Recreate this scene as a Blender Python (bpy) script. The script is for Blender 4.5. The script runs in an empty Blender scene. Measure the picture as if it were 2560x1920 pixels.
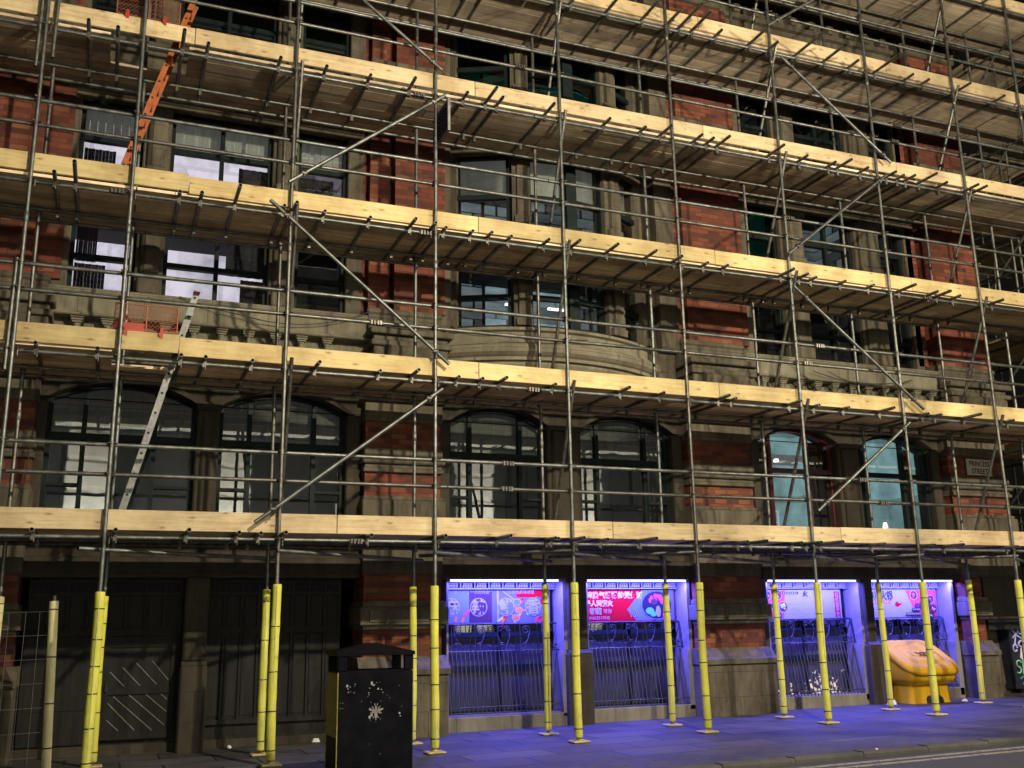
import bpy, math, random
from mathutils import Vector, Matrix
random.seed(7)
SC = bpy.context.scene
COL = SC.collection
V3 = Vector

# ------------------------------------------------------------------ camera
CAM_H = 1.4647
yaw, pitch, roll = math.radians(21.87964), math.radians(13.61898), math.radians(-0.98498)
fwd = V3((math.sin(yaw)*math.cos(pitch), math.cos(yaw)*math.cos(pitch), math.sin(pitch)))
r0 = V3((math.cos(yaw), -math.sin(yaw), 0)); u0 = r0.cross(fwd)
rgt = r0*math.cos(roll) + u0*math.sin(roll)
upv = -r0*math.sin(roll) + u0*math.cos(roll)
cd = bpy.data.cameras.new("camera"); cam = bpy.data.objects.new("camera", cd); COL.objects.link(cam)
cd.sensor_width = 36; cd.lens = 35.284; cd.clip_end = 400; cd.clip_start = 0.05
mw = Matrix((rgt, upv, -fwd)).transposed().to_4x4(); mw.translation = V3((0, 0, CAM_H))
cam.matrix_world = mw
SC.camera = cam

# ------------------------------------------------------------------ night sky, exposure
w = bpy.data.worlds.new("World"); SC.world = w; w.use_nodes = True
wn = w.node_tree.nodes; bg = wn["Background"]
bg.inputs[0].default_value = (1.0, 0.86, 0.68, 1); bg.inputs[1].default_value = 0.006
SC.view_settings.view_transform = 'Standard'; SC.view_settings.look = 'None'
SC.view_settings.exposure = 0.0; SC.view_settings.gamma = 1.0
try:
    SC.cycles.max_bounces = 6; SC.cycles.diffuse_bounces = 3; SC.cycles.glossy_bounces = 3
    SC.cycles.transparent_max_bounces = 12; SC.cycles.sample_clamp_indirect = 4.0
except Exception: pass

def lamp(name, loc, power, color, radius=0.10):
    l = bpy.data.lights.new(name, 'POINT'); l.energy = power; l.color = color; l.shadow_soft_size = radius
    o = bpy.data.objects.new(name, l); o.location = loc; COL.objects.link(o); return o
# street lamps on the camera's side of the road, out of frame
lamp("street_light", (4.8, 3.0, 7.85), 4750, (1.0, 0.89, 0.66))
lamp("street_light", (15.0, 3.0, 7.85), 4750, (1.0, 0.89, 0.66))

# ------------------------------------------------------------------ materials
def newmat(name):
    m = bpy.data.materials.new(name); m.use_nodes = True
    nt = m.node_tree; nt.nodes.clear()
    out = nt.nodes.new('ShaderNodeOutputMaterial')
    return m, nt, out
class G:
    """tiny node-graph helper"""
    def __init__(s, nt): s.nt = nt
    def n(s, t, **kw):
        x = s.nt.nodes.new('ShaderNode'+t)
        for k, v in kw.items(): setattr(x, k, v)
        return x
    def l(s, a, b): s.nt.links.new(a, b)
    def setin(s, sock, v):
        if hasattr(v, 'is_linked') or isinstance(v, bpy.types.NodeSocket): s.l(v, sock)
        else: sock.default_value = v
    def math(s, op, a, b=0.0, c=None):
        x = s.n('Math', operation=op); s.setin(x.inputs[0], a); s.setin(x.inputs[1], b)
        if c is not None: s.setin(x.inputs[2], c)
        return x.outputs[0]
    def pos(s): return s.n('NewGeometry').outputs['Position']
    def obj(s): return s.n('TexCoord').outputs['Object']
    def mapv(s, v, scale=(1, 1, 1), loc=(0, 0, 0), rot=(0, 0, 0)):
        x = s.n('Mapping'); s.l(v, x.inputs[0]); x.inputs['Scale'].default_value = scale
        s.setin(x.inputs['Location'], loc); x.inputs['Rotation'].default_value = rot; return x.outputs[0]
    def noise(s, v, scale, detail=4, rough=0.6, dist=0.0):
        x = s.n('TexNoise'); s.l(v, x.inputs['Vector']); x.inputs['Scale'].default_value = scale
        x.inputs['Detail'].default_value = detail; x.inputs['Roughness'].default_value = rough
        x.inputs['Distortion'].default_value = dist; return x.outputs['Fac']
    def ramp(s, f, stops):
        x = s.n('ValToRGB'); s.l(f, x.inputs[0]); e = x.color_ramp.elements
        while len(e) < len(stops): e.new(0.5)
        for i, (p, c) in enumerate(stops):
            e[i].position = p; e[i].color = (*c, 1) if len(c) == 3 else c
        return x.outputs[0]
    def mix(s, f, a, b, mode='MIX'):
        x = s.n('MixRGB', blend_type=mode); s.setin(x.inputs[0], f)
        for i, v in ((1, a), (2, b)):
            if isinstance(v, tuple): x.inputs[i].default_value = (*v, 1) if len(v) == 3 else v
            else: s.l(v, x.inputs[i])
        return x.outputs[0]
    def sep(s, v):
        x = s.n('SeparateXYZ'); s.l(v, x.inputs[0]); return x.outputs
    def comb(s, a, b, c):
        x = s.n('CombineXYZ')
        for i, v in enumerate((a, b, c)): s.setin(x.inputs[i], v)
        return x.outputs[0]
    def bump(s, h, strength=0.3, dist=0.01):
        x = s.n('Bump'); x.inputs['Strength'].default_value = strength; x.inputs['Distance'].default_value = dist
        s.l(h, x.inputs['Height']); return x.outputs[0]
    def bsdf(s, out, col, rough=0.7, metal=0.0, normal=None, spec=None, emit=None, estr=0.0):
        b = s.n('BsdfPrincipled')
        if isinstance(col, tuple): b.inputs['Base Color'].default_value = (*col, 1)
        else: s.l(col, b.inputs['Base Color'])
        s.setin(b.inputs['Roughness'], rough); s.setin(b.inputs['Metallic'], metal)
        if normal is not None: s.l(normal, b.inputs['Normal'])
        if spec is not None: b.inputs['Specular IOR Level'].default_value = spec
        if emit is not None:
            if isinstance(emit, tuple): b.inputs['Emission Color'].default_value = (*emit, 1)
            else: s.l(emit, b.inputs['Emission Color'])
            b.inputs['Emission Strength'].default_value = estr
        s.l(b.outputs[0], out.inputs[0]); return b
def scl(c, k): return tuple(min(1, x*k) for x in c)

def m_plain(name, col, rough=0.6, metal=0.0, var=0.25, scale=6.0, bump=0.0, spec=None):
    m, nt, out = newmat(name); g = G(nt); p = g.pos()
    f = g.noise(p, scale, 6, 0.65)
    c = g.ramp(f, [(0.3, scl(col, 1-var)), (0.7, scl(col, 1+var))])
    nrm = g.bump(g.noise(p, scale*12, 3), bump, 0.005) if bump else None
    g.bsdf(out, c, rough, metal, nrm, spec); return m
def m_print(name, col): return m_plain(name, col, 0.95, 0, 0.05, 3, 0, 0.0)
def m_emit(name, col, strength):
    m, nt, out = newmat(name); g = G(nt); e = g.n('Emission'); e.inputs[0].default_value = (*col, 1)
    e.inputs[1].default_value = strength; g.l(e.outputs[0], out.inputs[0]); return m

def m_brick(name, cols, bw=0.225, bh=0.078, mortar=(0.045, 0.03, 0.024), msize=0.006):
    m, nt, out = newmat(name); g = G(nt); x, y, z = g.sep(g.pos())
    u = g.math('ADD', x, y); v = g.comb(u, z, 0.0)
    b = g.n('TexBrick'); b.offset = 0.5; g.l(v, b.inputs['Vector'])
    b.inputs['Color1'].default_value = (0, 0, 0, 1); b.inputs['Color2'].default_value = (1, 1, 1, 1)
    b.inputs['Mortar'].default_value = (0.5, 0.5, 0.5, 1)
    b.inputs['Scale'].default_value = 1.0; b.inputs['Mortar Size'].default_value = msize
    b.inputs['Mortar Smooth'].default_value = 0.3; b.inputs['Bias'].default_value = 0.0
    b.inputs['Brick Width'].default_value = bw; b.inputs['Row Height'].default_value = bh
    c = g.ramp(b.outputs['Color'], [(0.0, cols[0]), (0.45, cols[1]), (0.8, cols[2]), (1.0, cols[3])])
    st = g.ramp(g.noise(g.mapv(g.pos(), (1.5, 1.5, 0.5)), 1.6, 5), [(0.35, (0.45, 0.42, 0.40)), (0.7, (1, 1, 1))])
    c = g.mix(0.75, c, st, 'MULTIPLY')
    fine = g.ramp(g.noise(g.pos(), 40, 4), [(0.3, (0.8, 0.8, 0.8)), (0.7, (1.1, 1.1, 1.1))])
    c = g.mix(0.6, c, fine, 'MULTIPLY')
    c = g.mix(b.outputs['Fac'], c, mortar)
    h = g.math('SUBTRACT', g.math('MULTIPLY', g.noise(g.pos(), 60, 3), 0.25), b.outputs['Fac'])
    g.bsdf(out, c, 0.85, 0, g.bump(h, 0.6, 0.006)); return m

def m_stone(name, col, dirt=0.6, joints=True):
    m, nt, out = newmat(name); g = G(nt); p = g.pos()
    c = g.ramp(g.noise(p, 2.2, 7, 0.65), [(0.25, scl(col, 0.62)), (0.55, col), (0.8, scl(col, 1.22))])
    streak = g.noise(g.mapv(p, (5, 5, 0.9)), 1.3, 6, 0.75)
    c = g.mix(dirt, c, g.ramp(streak, [(0.34, (0.22, 0.2, 0.18)), (0.6, (1, 1, 1))]), 'MULTIPLY')
    patch = g.ramp(g.noise(p, 0.9, 6, 0.7), [(0.38, (0.5, 0.48, 0.42)), (0.55, (1, 1, 1))])
    c = g.mix(dirt*0.7, c, patch, 'MULTIPLY')
    h = g.noise(p, 70, 5)
    if joints:
        x, y, z = g.sep(p); v = g.comb(g.math('ADD', x, y), z, 0.0)
        b = g.n('TexBrick'); g.l(v, b.inputs['Vector']); b.inputs['Scale'].default_value = 1
        b.inputs['Brick Width'].default_value = 0.83; b.inputs['Row Height'].default_value = 0.37
        b.inputs['Mortar Size'].default_value = 0.004; b.inputs['Mortar Smooth'].default_value = 0.2
        c = g.mix(b.outputs['Fac'], c, scl(col, 0.25))
        h = g.math('SUBTRACT', g.math('MULTIPLY', h, 0.3), b.outputs['Fac'])
    g.bsdf(out, c, 0.9, 0, g.bump(h, 0.45, 0.006)); return m

def m_tube(name, col=(0.36, 0.36, 0.345), rust=0.5):
    m, nt, out = newmat(name); g = G(nt); p = g.pos()
    rnd = g.n('ObjectInfo').outputs['Random']
    c = g.ramp(g.noise(p, 9, 6, 0.7), [(0.32, scl(col, 0.4)), (0.5, col), (0.7, scl(col, 1.75))])
    c = g.mix(g.math('MULTIPLY', rnd, 0.5), c, scl(col, 0.55))
    rf = g.ramp(g.noise(p, 3.2, 6, 0.75), [(0.60, (0, 0, 0)), (0.72, (1, 1, 1))])
    c = g.mix(g.math('MULTIPLY', rf, rust), c, (0.17, 0.075, 0.035))
    ro = g.math('ADD', g.math('MULTIPLY', g.noise(p, 14, 4), 0.3), 0.34)
    g.bsdf(out, c, ro, 0.82, g.bump(g.noise(p, 90, 3), 0.15, 0.002)); return m

def m_timber(name, a, b, knot=(0.17, 0.075, 0.025), axis=0, stain=0.35):
    m, nt, out = newmat(name); g = G(nt); o = g.obj()
    rnd = g.n('ObjectInfo').outputs['Random']
    off = g.comb(g.math('MULTIPLY', rnd, 37.0), g.math('MULTIPLY', rnd, 11.0), 0.0)
    s = (0.7, 9, 9) if axis == 0 else (9, 0.7, 9)
    o2 = g.mapv(o, (1, 1, 1), off)
    gr = g.noise(g.mapv(o2, s), 2.6, 6, 0.6, 0.6)
    c = g.ramp(gr, [(0.3, b), (0.5, a), (0.75, scl(a, 1.12))])
    fine = g.noise(g.mapv(o2, (1.2, 70, 70) if axis == 0 else (70, 1.2, 70)), 1.0, 3)
    c = g.mix(0.35, c, g.ramp(fine, [(0.35, (0.72, 0.66, 0.58)), (0.6, (1, 1, 1))]), 'MULTIPLY')
    vo = g.n('TexVoronoi', voronoi_dimensions='2D'); ox, oy_, oz = g.sep(o2)
    g.l(g.comb(g.math('MULTIPLY', ox, 1.7), g.math('MULTIPLY', g.math('ADD', oz, g.math('MULTIPLY', oy_, .3)), 5.0), 0.0), vo.inputs['Vector'])
    vo.inputs['Scale'].default_value = 1.0
    kf = g.ramp(vo.outputs['Distance'], [(0.025, (0.8, 0.8, 0.8)), (0.05, (0.35, 0.35, 0.35)), (0.11, (0, 0, 0))])
    c = g.mix(kf, c, knot)
    sp_ = g.math('MULTIPLY', g.ramp(g.noise(g.mapv(o2, (3, 6, 6)), 2.2, 6, 0.8), [(0.54, (0, 0, 0)), (0.66, (1, 1, 1))]), g.ramp(g.noise(g.mapv(o2, (.8, .8, .8)), 1.0, 2), [(0.5, (0, 0, 0)), (0.6, (1, 1, 1))]))
    c = g.mix(g.math('MULTIPLY', sp_, stain*.75), c, (0.10, 0.075, 0.05))
    ed = g.ramp(g.noise(o2, 1.1, 5, 0.7), [(0.36, (0.66, 0.60, 0.52)), (0.58, (1.05, 1.05, 1.05))])
    c = g.mix(0.8, c, ed, 'MULTIPLY')
    hs = g.n('HueSaturation'); g.l(c, hs.inputs['Color'])
    g.l(g.math('ADD', g.math('MULTIPLY', rnd, 0.34), 0.80), hs.inputs['Value'])
    g.bsdf(out, hs.outputs[0], 0.75, 0, g.bump(gr, 0.2, 0.004)); return m

def m_deck(name, col, axis=1):
    m, nt, out = newmat(name); g = G(nt); p = g.pos(); xyz = g.sep(p)
    across = xyz[axis]; along = xyz[1-axis]
    row = g.math('FLOOR', g.math('DIVIDE', g.math('SUBTRACT', across, 12.0 if axis == 1 else 15.9), 0.232))
    seg = g.math('FLOOR', g.math('ADD', g.math('DIVIDE', along, 3.75), g.math('MULTIPLY', row, 0.5)))
    wn_ = g.n('TexWhiteNoise'); g.l(g.comb(row, seg, g.math('FLOOR', xyz[2])), wn_.inputs['Vector'])
    c = g.ramp(wn_.outputs['Value'], [(0.0, scl(col, 0.62)), (0.5, col), (1.0, scl(col, 1.3))])
    s = (0.8, 14, 1) if axis == 1 else (14, 0.8, 1)
    gr = g.noise(g.mapv(p, s), 1.6, 6, 0.65, 0.4)
    c = g.mix(0.8, c, g.ramp(gr, [(0.3, (0.5, 0.45, 0.4)), (0.6, (1.1, 1.1, 1.1))]), 'MULTIPLY')
    st = g.ramp(g.noise(p, 1.4, 6, 0.72), [(0.33, (0.35, 0.3, 0.26)), (0.52, (1, 1, 1))])
    c = g.mix(0.7, c, st, 'MULTIPLY')
    # end joints of the boards
    fr = g.math('FRACT', g.math('ADD', g.math('DIVIDE', along, 3.75), g.math('MULTIPLY', row, 0.5)))
    jt = g.math('LESS_THAN', fr, 0.004)
    c = g.mix(jt, c, (0.02, 0.015, 0.01))
    g.bsdf(out, c, 0.85, 0, g.bump(gr, 0.3, 0.004)); return m

def m_glass(name, tint=(0.75, 0.8, 0.8), ior=2.7, wob=0.008):
    m, nt, out = newmat(name); g = G(nt)
    p = g.pos(); nb = g.bump(g.noise(p, 1.3, 2), wob*4, 0.05)
    fr = g.n('Fresnel'); fr.inputs[0].default_value = ior
    gl = g.n('BsdfGlossy'); gl.inputs['Roughness'].default_value = 0.02; g.l(nb, gl.inputs['Normal'])
    tr = g.n('BsdfTransparent'); tr.inputs[0].default_value = (*tint, 1)
    mx = g.n('MixShader'); g.l(fr.outputs[0], mx.inputs[0]); g.l(tr.outputs[0], mx.inputs[1]); g.l(gl.outputs[0], mx.inputs[2])
    g.l(mx.outputs[0], out.inputs[0]); return m

def m_litwall(name, col, strength, dark=0.12, scale=0.9, stretch=(1, 1, 1)):
    """wall of a lit room seen through a window: plaster giving back the room's lamps, patchy with furniture and openings"""
    m, nt, out = newmat(name); g = G(nt); p = g.mapv(g.pos(), stretch)
    b = g.n('TexBrick'); b.offset = 0.37; x, y, z = g.sep(p); g.l(g.comb(g.math('ADD', x, y), z, 0.0), b.inputs['Vector'])
    b.inputs['Scale'].default_value = scale; b.inputs['Brick Width'].default_value = 0.9; b.inputs['Row Height'].default_value = 0.55
    b.inputs['Mortar Size'].default_value = 0.03
    b.inputs['Color1'].default_value = (*scl(col, dark), 1); b.inputs['Color2'].default_value = (*col, 1)
    b.inputs['Mortar'].default_value = (*scl(col, dark), 1)
    c = g.mix(0.7, b.outputs['Color'], g.ramp(g.noise(p, 2.0, 4), [(0.35, (0.35, 0.35, 0.4)), (0.6, (1, 1, 1))]), 'MULTIPLY')
    e = g.n('Emission'); g.l(c, e.inputs[0]); e.inputs[1].default_value = strength
    g.l(e.outputs[0], out.inputs[0]); return m

def m_paving(name):
    m, nt, out = newmat(name); g = G(nt); p = g.pos(); x, y, z = g.sep(p)
    wob = g.math('MULTIPLY', g.noise(p, 0.8, 2), 0.12)
    def brick(bw, bh, ms, shift):
        b = g.n('TexBrick'); b.offset = 0.43; b.offset_frequency = 2
        g.l(g.comb(g.math('ADD', x, shift), g.math('ADD', y, g.math('MULTIPLY', wob, 0.25)), 0.0), b.inputs['Vector'])
        b.inputs['Scale'].default_value = 1; b.inputs['Brick Width'].default_value = bw; b.inputs['Row Height'].default_value = bh
        b.inputs['Mortar Size'].default_value = ms; b.inputs['Mortar Smooth'].default_value = 0.4
        b.inputs['Color1'].default_value = (0.040, 0.038, 0.037, 1); b.inputs['Color2'].default_value = (0.085, 0.08, 0.076, 1)
        b.inputs['Mortar'].default_value = (0.004, 0.004, 0.004, 1); return b
    b1 = brick(1.05, 0.58, 0.016, 0.3); b2 = brick(0.27, 0.16, 0.017, 0.0)
    sel = g.math('LESS_THAN', g.math('ADD', y, g.math('MULTIPLY', g.math('SINE', g.math('MULTIPLY', x, 0.9)), 0.10)), 10.35)
    c = g.mix(sel, b1.outputs['Color'], g.mix(0.62, b2.outputs['Color'], (0.05, 0.047, 0.045)))
    c = g.mix(0.8, c, g.ramp(g.noise(p, 1.1, 7, 0.7), [(0.3, (0.35, 0.34, 0.32)), (0.65, (1.25, 1.25, 1.25))]), 'MULTIPLY')
    spots = g.ramp(g.noise(p, 26, 4, 0.7), [(0.30, (0.45, 0.45, 0.45)), (0.42, (1, 1, 1))])
    c = g.mix(0.6, c, spots, 'MULTIPLY')
    grime = g.math('MULTIPLY', g.ramp(g.noise(p, 2.6, 6, 0.75), [(0.5, (0, 0, 0)), (0.62, (1, 1, 1))]), g.math('GREATER_THAN', y, 13.0))
    c = g.mix(g.math('MULTIPLY', grime, 0.7), c, (0.05, 0.045, 0.035))
    h = g.math('SUBTRACT', g.math('MULTIPLY', g.noise(p, 35, 5), 0.4), g.mix(sel, b1.outputs['Fac'], b2.outputs['Fac']))
    g.bsdf(out, c, g.math('ADD', 0.5, g.math('MULTIPLY', g.noise(p, 2.2, 4), 0.3)), 0, g.bump(h, 0.35, 0.008)); return m

def m_asphalt(name):
    m, nt, out = newmat(name); g = G(nt); p = g.pos()
    c = g.ramp(g.noise(p, 90, 4, 0.8), [(0.3, (0.018, 0.018, 0.018)), (0.7, (0.05, 0.05, 0.05))])
    c = g.mix(0.6, c, g.ramp(g.noise(p, 0.9, 5), [(0.3, (0.6, 0.6, 0.6)), (0.7, (1.2, 1.2, 1.2))]), 'MULTIPLY')
    g.bsdf(out, c, 0.75, 0, g.bump(g.noise(p, 120, 3), 0.5, 0.004)); return m

BRICK = m_brick("brick", [(0.08, 0.019, 0.011), (0.165, 0.036, 0.017), (0.215, 0.052, 0.024), (0.26, 0.085, 0.042)])
STONE = m_stone("sandstone", (0.125, 0.105, 0.072), 0.75)
STONE_PALE = m_stone("sandstone pale", (0.21, 0.19, 0.135), 0.45)
STONE_CLEAN = m_stone("sandstone cleaned", (0.235, 0.21, 0.15), 0.35)
STONE_DARK = m_stone("sandstone sooty and shade-darkened", (0.05, 0.04, 0.027), 0.6)  # sooty stone, darkened further to stand for shade under the decks
REVEAL = m_plain("painted reveal", (0.19, 0.175, 0.185), 0.8, 0, 0.2, 5, 0.1)
FRAME = m_plain("dark green paint", (0.008, 0.014, 0.014), 0.55, 0, 0.3, 8, 0, .12)
FRAME_RED = m_plain("dark red paint", (0.055, 0.005, 0.011), 0.5, 0, 0.25, 6)
BLACKWOOD = None
GLASS = m_glass("window glass"); GLASS_GREEN = m_glass("green tinted glass", (0.10, 0.28, 0.2), 1.7)
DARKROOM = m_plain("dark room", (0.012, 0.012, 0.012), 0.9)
TUBE = m_tube("galvanised tube", (0.175, 0.18, 0.172), 0.6); TUBE_OLD = m_tube("old tube", (0.16, 0.155, 0.14), 0.8)
CLAMP = m_tube("coupler steel", (0.13, 0.12, 0.105), 0.7)
BORE = m_plain("tube bore", (0.015, 0.014, 0.013), 0.9)
PINE = m_timber("new pine", (0.60, 0.47, 0.23), (0.50, 0.36, 0.16))
PINE_PALE = m_timber("pale dry pine", (0.55, 0.43, 0.26), (0.43, 0.31, 0.17), stain=1.0)
DECK = m_deck("weathered boards", (0.62, 0.50, 0.35)); DECK_TONED = m_deck("boards toned down for lamplight", (0.36, 0.29, 0.21)); DECK_Y = m_deck("weathered boards along the side", (0.42, 0.335, 0.23), 0)  # darker copy of the boards tones down lamp light on the upper decks
def m_foam(name, col):
    m, nt, out = newmat(name); g = G(nt); p = g.pos()
    c = g.ramp(g.noise(p, 3.5, 5), [(.3, scl(col, .8)), (.7, scl(col, 1.08))])
    sm = g.ramp(g.noise(g.mapv(p, (1, 1, .55)), 11, 5, .7), [(.58, (0, 0, 0)), (.72, (1, 1, 1))]); c = g.mix(g.math('MULTIPLY', sm, .55), c, (.13, .12, .05))
    low = g.math('MULTIPLY', g.math('SUBTRACT', 1.0, g.math('MULTIPLY', g.sep(p)[2], 1.6)), g.noise(p, 9, 5)); low = g.math('MAXIMUM', low, 0.0)
    c = g.mix(g.math('MULTIPLY', low, .7), c, (.12, .11, .07))
    g.bsdf(out, c, .7, 0, g.bump(g.noise(p, 25, 4), .4, .006)); return m
FOAM = m_foam("yellow foam", (.60, .58, .07)); FOAM_PALE = m_foam("pale foam", (.58, .53, .28))
TIE = m_plain("black cable tie", (0.012, 0.012, 0.012), 0.4)
BASEP = m_plain("sole plate", (0.42, 0.34, 0.14), 0.7, 0, 0.3, 8)
IRON = m_plain("black iron", (0.03, 0.03, 0.04), 0.4, 0.2, 0.3, 14)
def m_door():
    m, nt, out = newmat("black door paint"); g = G(nt); p = g.pos()
    c = g.ramp(g.noise(g.mapv(p, (12, 12, 0.8)), 1.5, 6, 0.7), [(0.3, (0.010, 0.0095, 0.009)), (0.62, (0.024, 0.022, 0.021)), (0.85, (0.042, 0.038, 0.034))])
    g.bsdf(out, c, 0.6, 0, g.bump(g.noise(g.mapv(p, (30, 30, 2)), 2, 4), 0.2, 0.004), .12); return m
BLACKWOOD = m_door()

# ------------------------------------------------------------------ mesh helper
WL = {}
class MB:
    def __init__(s): s.v = []; s.f = []; s.mi = []; s.cur = 0; s.sm = []
    def add(s, vs, fs, smooth=False):
        o = len(s.v); s.v += [V3(p) for p in vs]
        for f in fs: s.f.append([i+o for i in f]); s.mi.append(s.cur); s.sm.append(smooth)
        return s
    def mat(s, i): s.cur = i; return s
    def box(s, x0, x1, y0, y1, z0, z1):
        return s.add([(x0, y0, z0), (x1, y0, z0), (x1, y1, z0), (x0, y1, z0), (x0, y0, z1), (x1, y0, z1), (x1, y1, z1), (x0, y1, z1)],
              [(0, 3, 2, 1), (4, 5, 6, 7), (0, 1, 5, 4), (1, 2, 6, 5), (2, 3, 7, 6), (3, 0, 4, 7)])
    def bbox(s, x0, x1, y0, y1, z0, z1, b=0.008):
        """box whose edges are bevelled towards the viewer (front and sides)"""
        vs = []; 
        for z, k in ((z0, b), (z0+b, 0), (z1-b, 0), (z1, b)):
            vs += [(x0+k, y0+b, z), (x0+b, y0+k, z), (x1-b, y0+k, z), (x1-k, y0+b, z), (x1-k, y1-b, z), (x1-b, y1-k, z), (x0+b, y1-k, z), (x0+k, y1-b, z)]
        fs = []
        for r in range(3):
            for i in range(8): j = (i+1) % 8; fs.append((r*8+i, r*8+j, r*8+8+j, r*8+8+i))
        fs.append(tuple(range(7, -1, -1))); fs.append(tuple(range(24, 32)))
        return s.add(vs, fs)
    def tube(s, a, b, r, n=10, caps=True, r2=None, hollow=0.0):
        a, b = V3(a), V3(b); d = (b-a); d.normalize()
        t = V3((0, 0, 1)) if abs(d.z) < 0.9 else V3((1, 0, 0))
        e1 = d.cross(t).normalized(); e2 = d.cross(e1); r2 = r if r2 is None else r2
        vs = []
        for c, rr in ((a, r), (b, r2)):
            for i in range(n):
                an = 2*math.pi*i/n; vs.append(c + e1*math.cos(an)*rr + e2*math.sin(an)*rr)
        s.add(vs, [(i, (i+1) % n, n+(i+1) % n, n+i) for i in range(n)], True)
        if caps:
            k = s.cur
            for c, rr, flip in ((a, r, -1), (b, r2, 1)):
                ring = [c + e1*math.cos(2*math.pi*i/n)*rr + e2*math.sin(2*math.pi*i/n)*rr for i in range(n)]
                if hollow:
                    inn = [c + e1*math.cos(2*math.pi*i/n)*rr*.8 + e2*math.sin(2*math.pi*i/n)*rr*.8 for i in range(n)]
                    deep = [p - d*flip*hollow for p in inn]
                    s.add(ring+inn, [(i, (i+1) % n, n+(i+1) % n, n+i) for i in range(n)])
                    s.mat(1); s.add(inn+deep, [(i, (i+1) % n, n+(i+1) % n, n+i) for i in range(n)] + [tuple(range(n, 2*n))]); s.mat(k)
                else: s.add(ring, [tuple(range(n))])
        return s
    def path(s, pts, r, n=6, closed=False):
        pts = [V3(p) for p in pts]; rings = []
        for i, p in enumerate(pts):
            a = pts[i-1] if (i or closed) else p; b = pts[(i+1) % len(pts)] if (i < len(pts)-1 or closed) else p
            d = (b-a).normalized(); t = V3((0, 1, 0)) if abs(d.y) < 0.9 else V3((1, 0, 0))
            e1 = d.cross(t).normalized(); e2 = d.cross(e1)
            rings.append([p + e1*math.cos(2*math.pi*k/n)*r + e2*math.sin(2*math.pi*k/n)*r for k in range(n)])
        vs = [q for ring in rings for q in ring]; fs = []
        m = len(pts) if closed else len(pts)-1
        for i in range(m):
            j = (i+1) % len(pts)
            for k in range(n): fs.append((i*n+k, i*n+(k+1) % n, j*n+(k+1) % n, j*n+k))
        return s.add(vs, fs, True)
    def prism(s, poly, y0, y1):
        """polygon in XZ extruded along Y"""
        n = len(poly); vs = [(x, y0, z) for x, z in poly] + [(x, y1, z) for x, z in poly]
        return s.add(vs, [tuple(range(n)), tuple(range(2*n-1, n-1, -1))] + [(i, n+i, n+(i+1) % n, (i+1) % n) for i in range(n)])
    def prism_x(s, poly, x0, x1):
        """polygon in YZ extruded along X"""
        n = len(poly); vs = [(x0, y, z) for y, z in poly] + [(x1, y, z) for y, z in poly]
        return s.add(vs, [tuple(range(n)), tuple(range(2*n-1, n-1, -1))] + [(i, n+i, n+(i+1) % n, (i+1) % n) for i in range(n)])
    def ring(s, outer, inner, y0, y1):
        """band between two XZ outlines with the same point count"""
        n = len(outer); vs = [(x, y, z) for y in (y0, y1) for o in (outer, inner) for x, z in o]
        fs = []
        for i in range(n):
            j = (i+1) % n
            fs += [(i, j, n+j, n+i), (2*n+i, 3*n+i, 3*n+j, 2*n+j), (i, 2*n+i, 2*n+j, j), (n+i, n+j, 3*n+j, 3*n+i)]
        return s.add(vs, fs)
    def lathe(s, prof, cx, cy, n=12):
        vs = []; m = len(prof)
        for r, z in prof:
            for i in range(n): a = 2*math.pi*i/n; vs.append((cx+r*math.cos(a), cy+r*math.sin(a), z))
        fs = [(j*n+i, j*n+(i+1) % n, (j+1)*n+(i+1) % n, (j+1)*n+i) for j in range(m-1) for i in range(n)]
        fs += [tuple(range(n-1, -1, -1)), tuple(range((m-1)*n, m*n))]
        return s.add(vs, fs, True)
    def build(s, name, mats, parent=None, loc=None):
        base = WL[parent.name] if parent else (V3(loc) if loc is not None else None)
        if base is None:
            xs = [p.x for p in s.v]; ys = [p.y for p in s.v]; zs = [p.z for p in s.v]
            base = V3(((min(xs)+max(xs))/2, (min(ys)+max(ys))/2, min(zs)))
        me = bpy.data.meshes.new(name); me.from_pydata([tuple(p-base) for p in s.v], [], s.f)
        if not isinstance(mats, (list, tuple)): mats = [mats]
        for m in mats: me.materials.append(m)
        if len(mats) > 1: me.polygons.foreach_set('material_index', [min(i, len(mats)-1) for i in s.mi])
        me.polygons.foreach_set('use_smooth', s.sm)
        import bmesh
        bm = bmesh.new(); bm.from_mesh(me); bmesh.ops.recalc_face_normals(bm, faces=bm.faces)
        if name == "pane":          # single sheets of glass face the street
            bm.normal_update()
            for f in bm.faces:
                if f.normal.y > 0: f.normal_flip()
        bm.to_mesh(me); bm.free()
        me.update()
        o = bpy.data.objects.new(name, me); COL.objects.link(o)
        if parent: o.parent = parent
        else: o.location = base
        WL[o.name] = base
        return o
def tag(o, label=None, cat=None, group=None, kind=None):
    if label: o['label'] = label
    if cat: o['category'] = cat
    if group: o['group'] = group
    if kind: o['kind'] = kind
    return o
def thing(name, loc, label, cat, group=None):
    o = bpy.data.objects.new(name, None); COL.objects.link(o); o.location = loc; o.empty_display_size = 0.2
    WL[o.name] = V3(loc); return tag(o, label, cat, group)
def gz(x): return 0.0106*x
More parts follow.
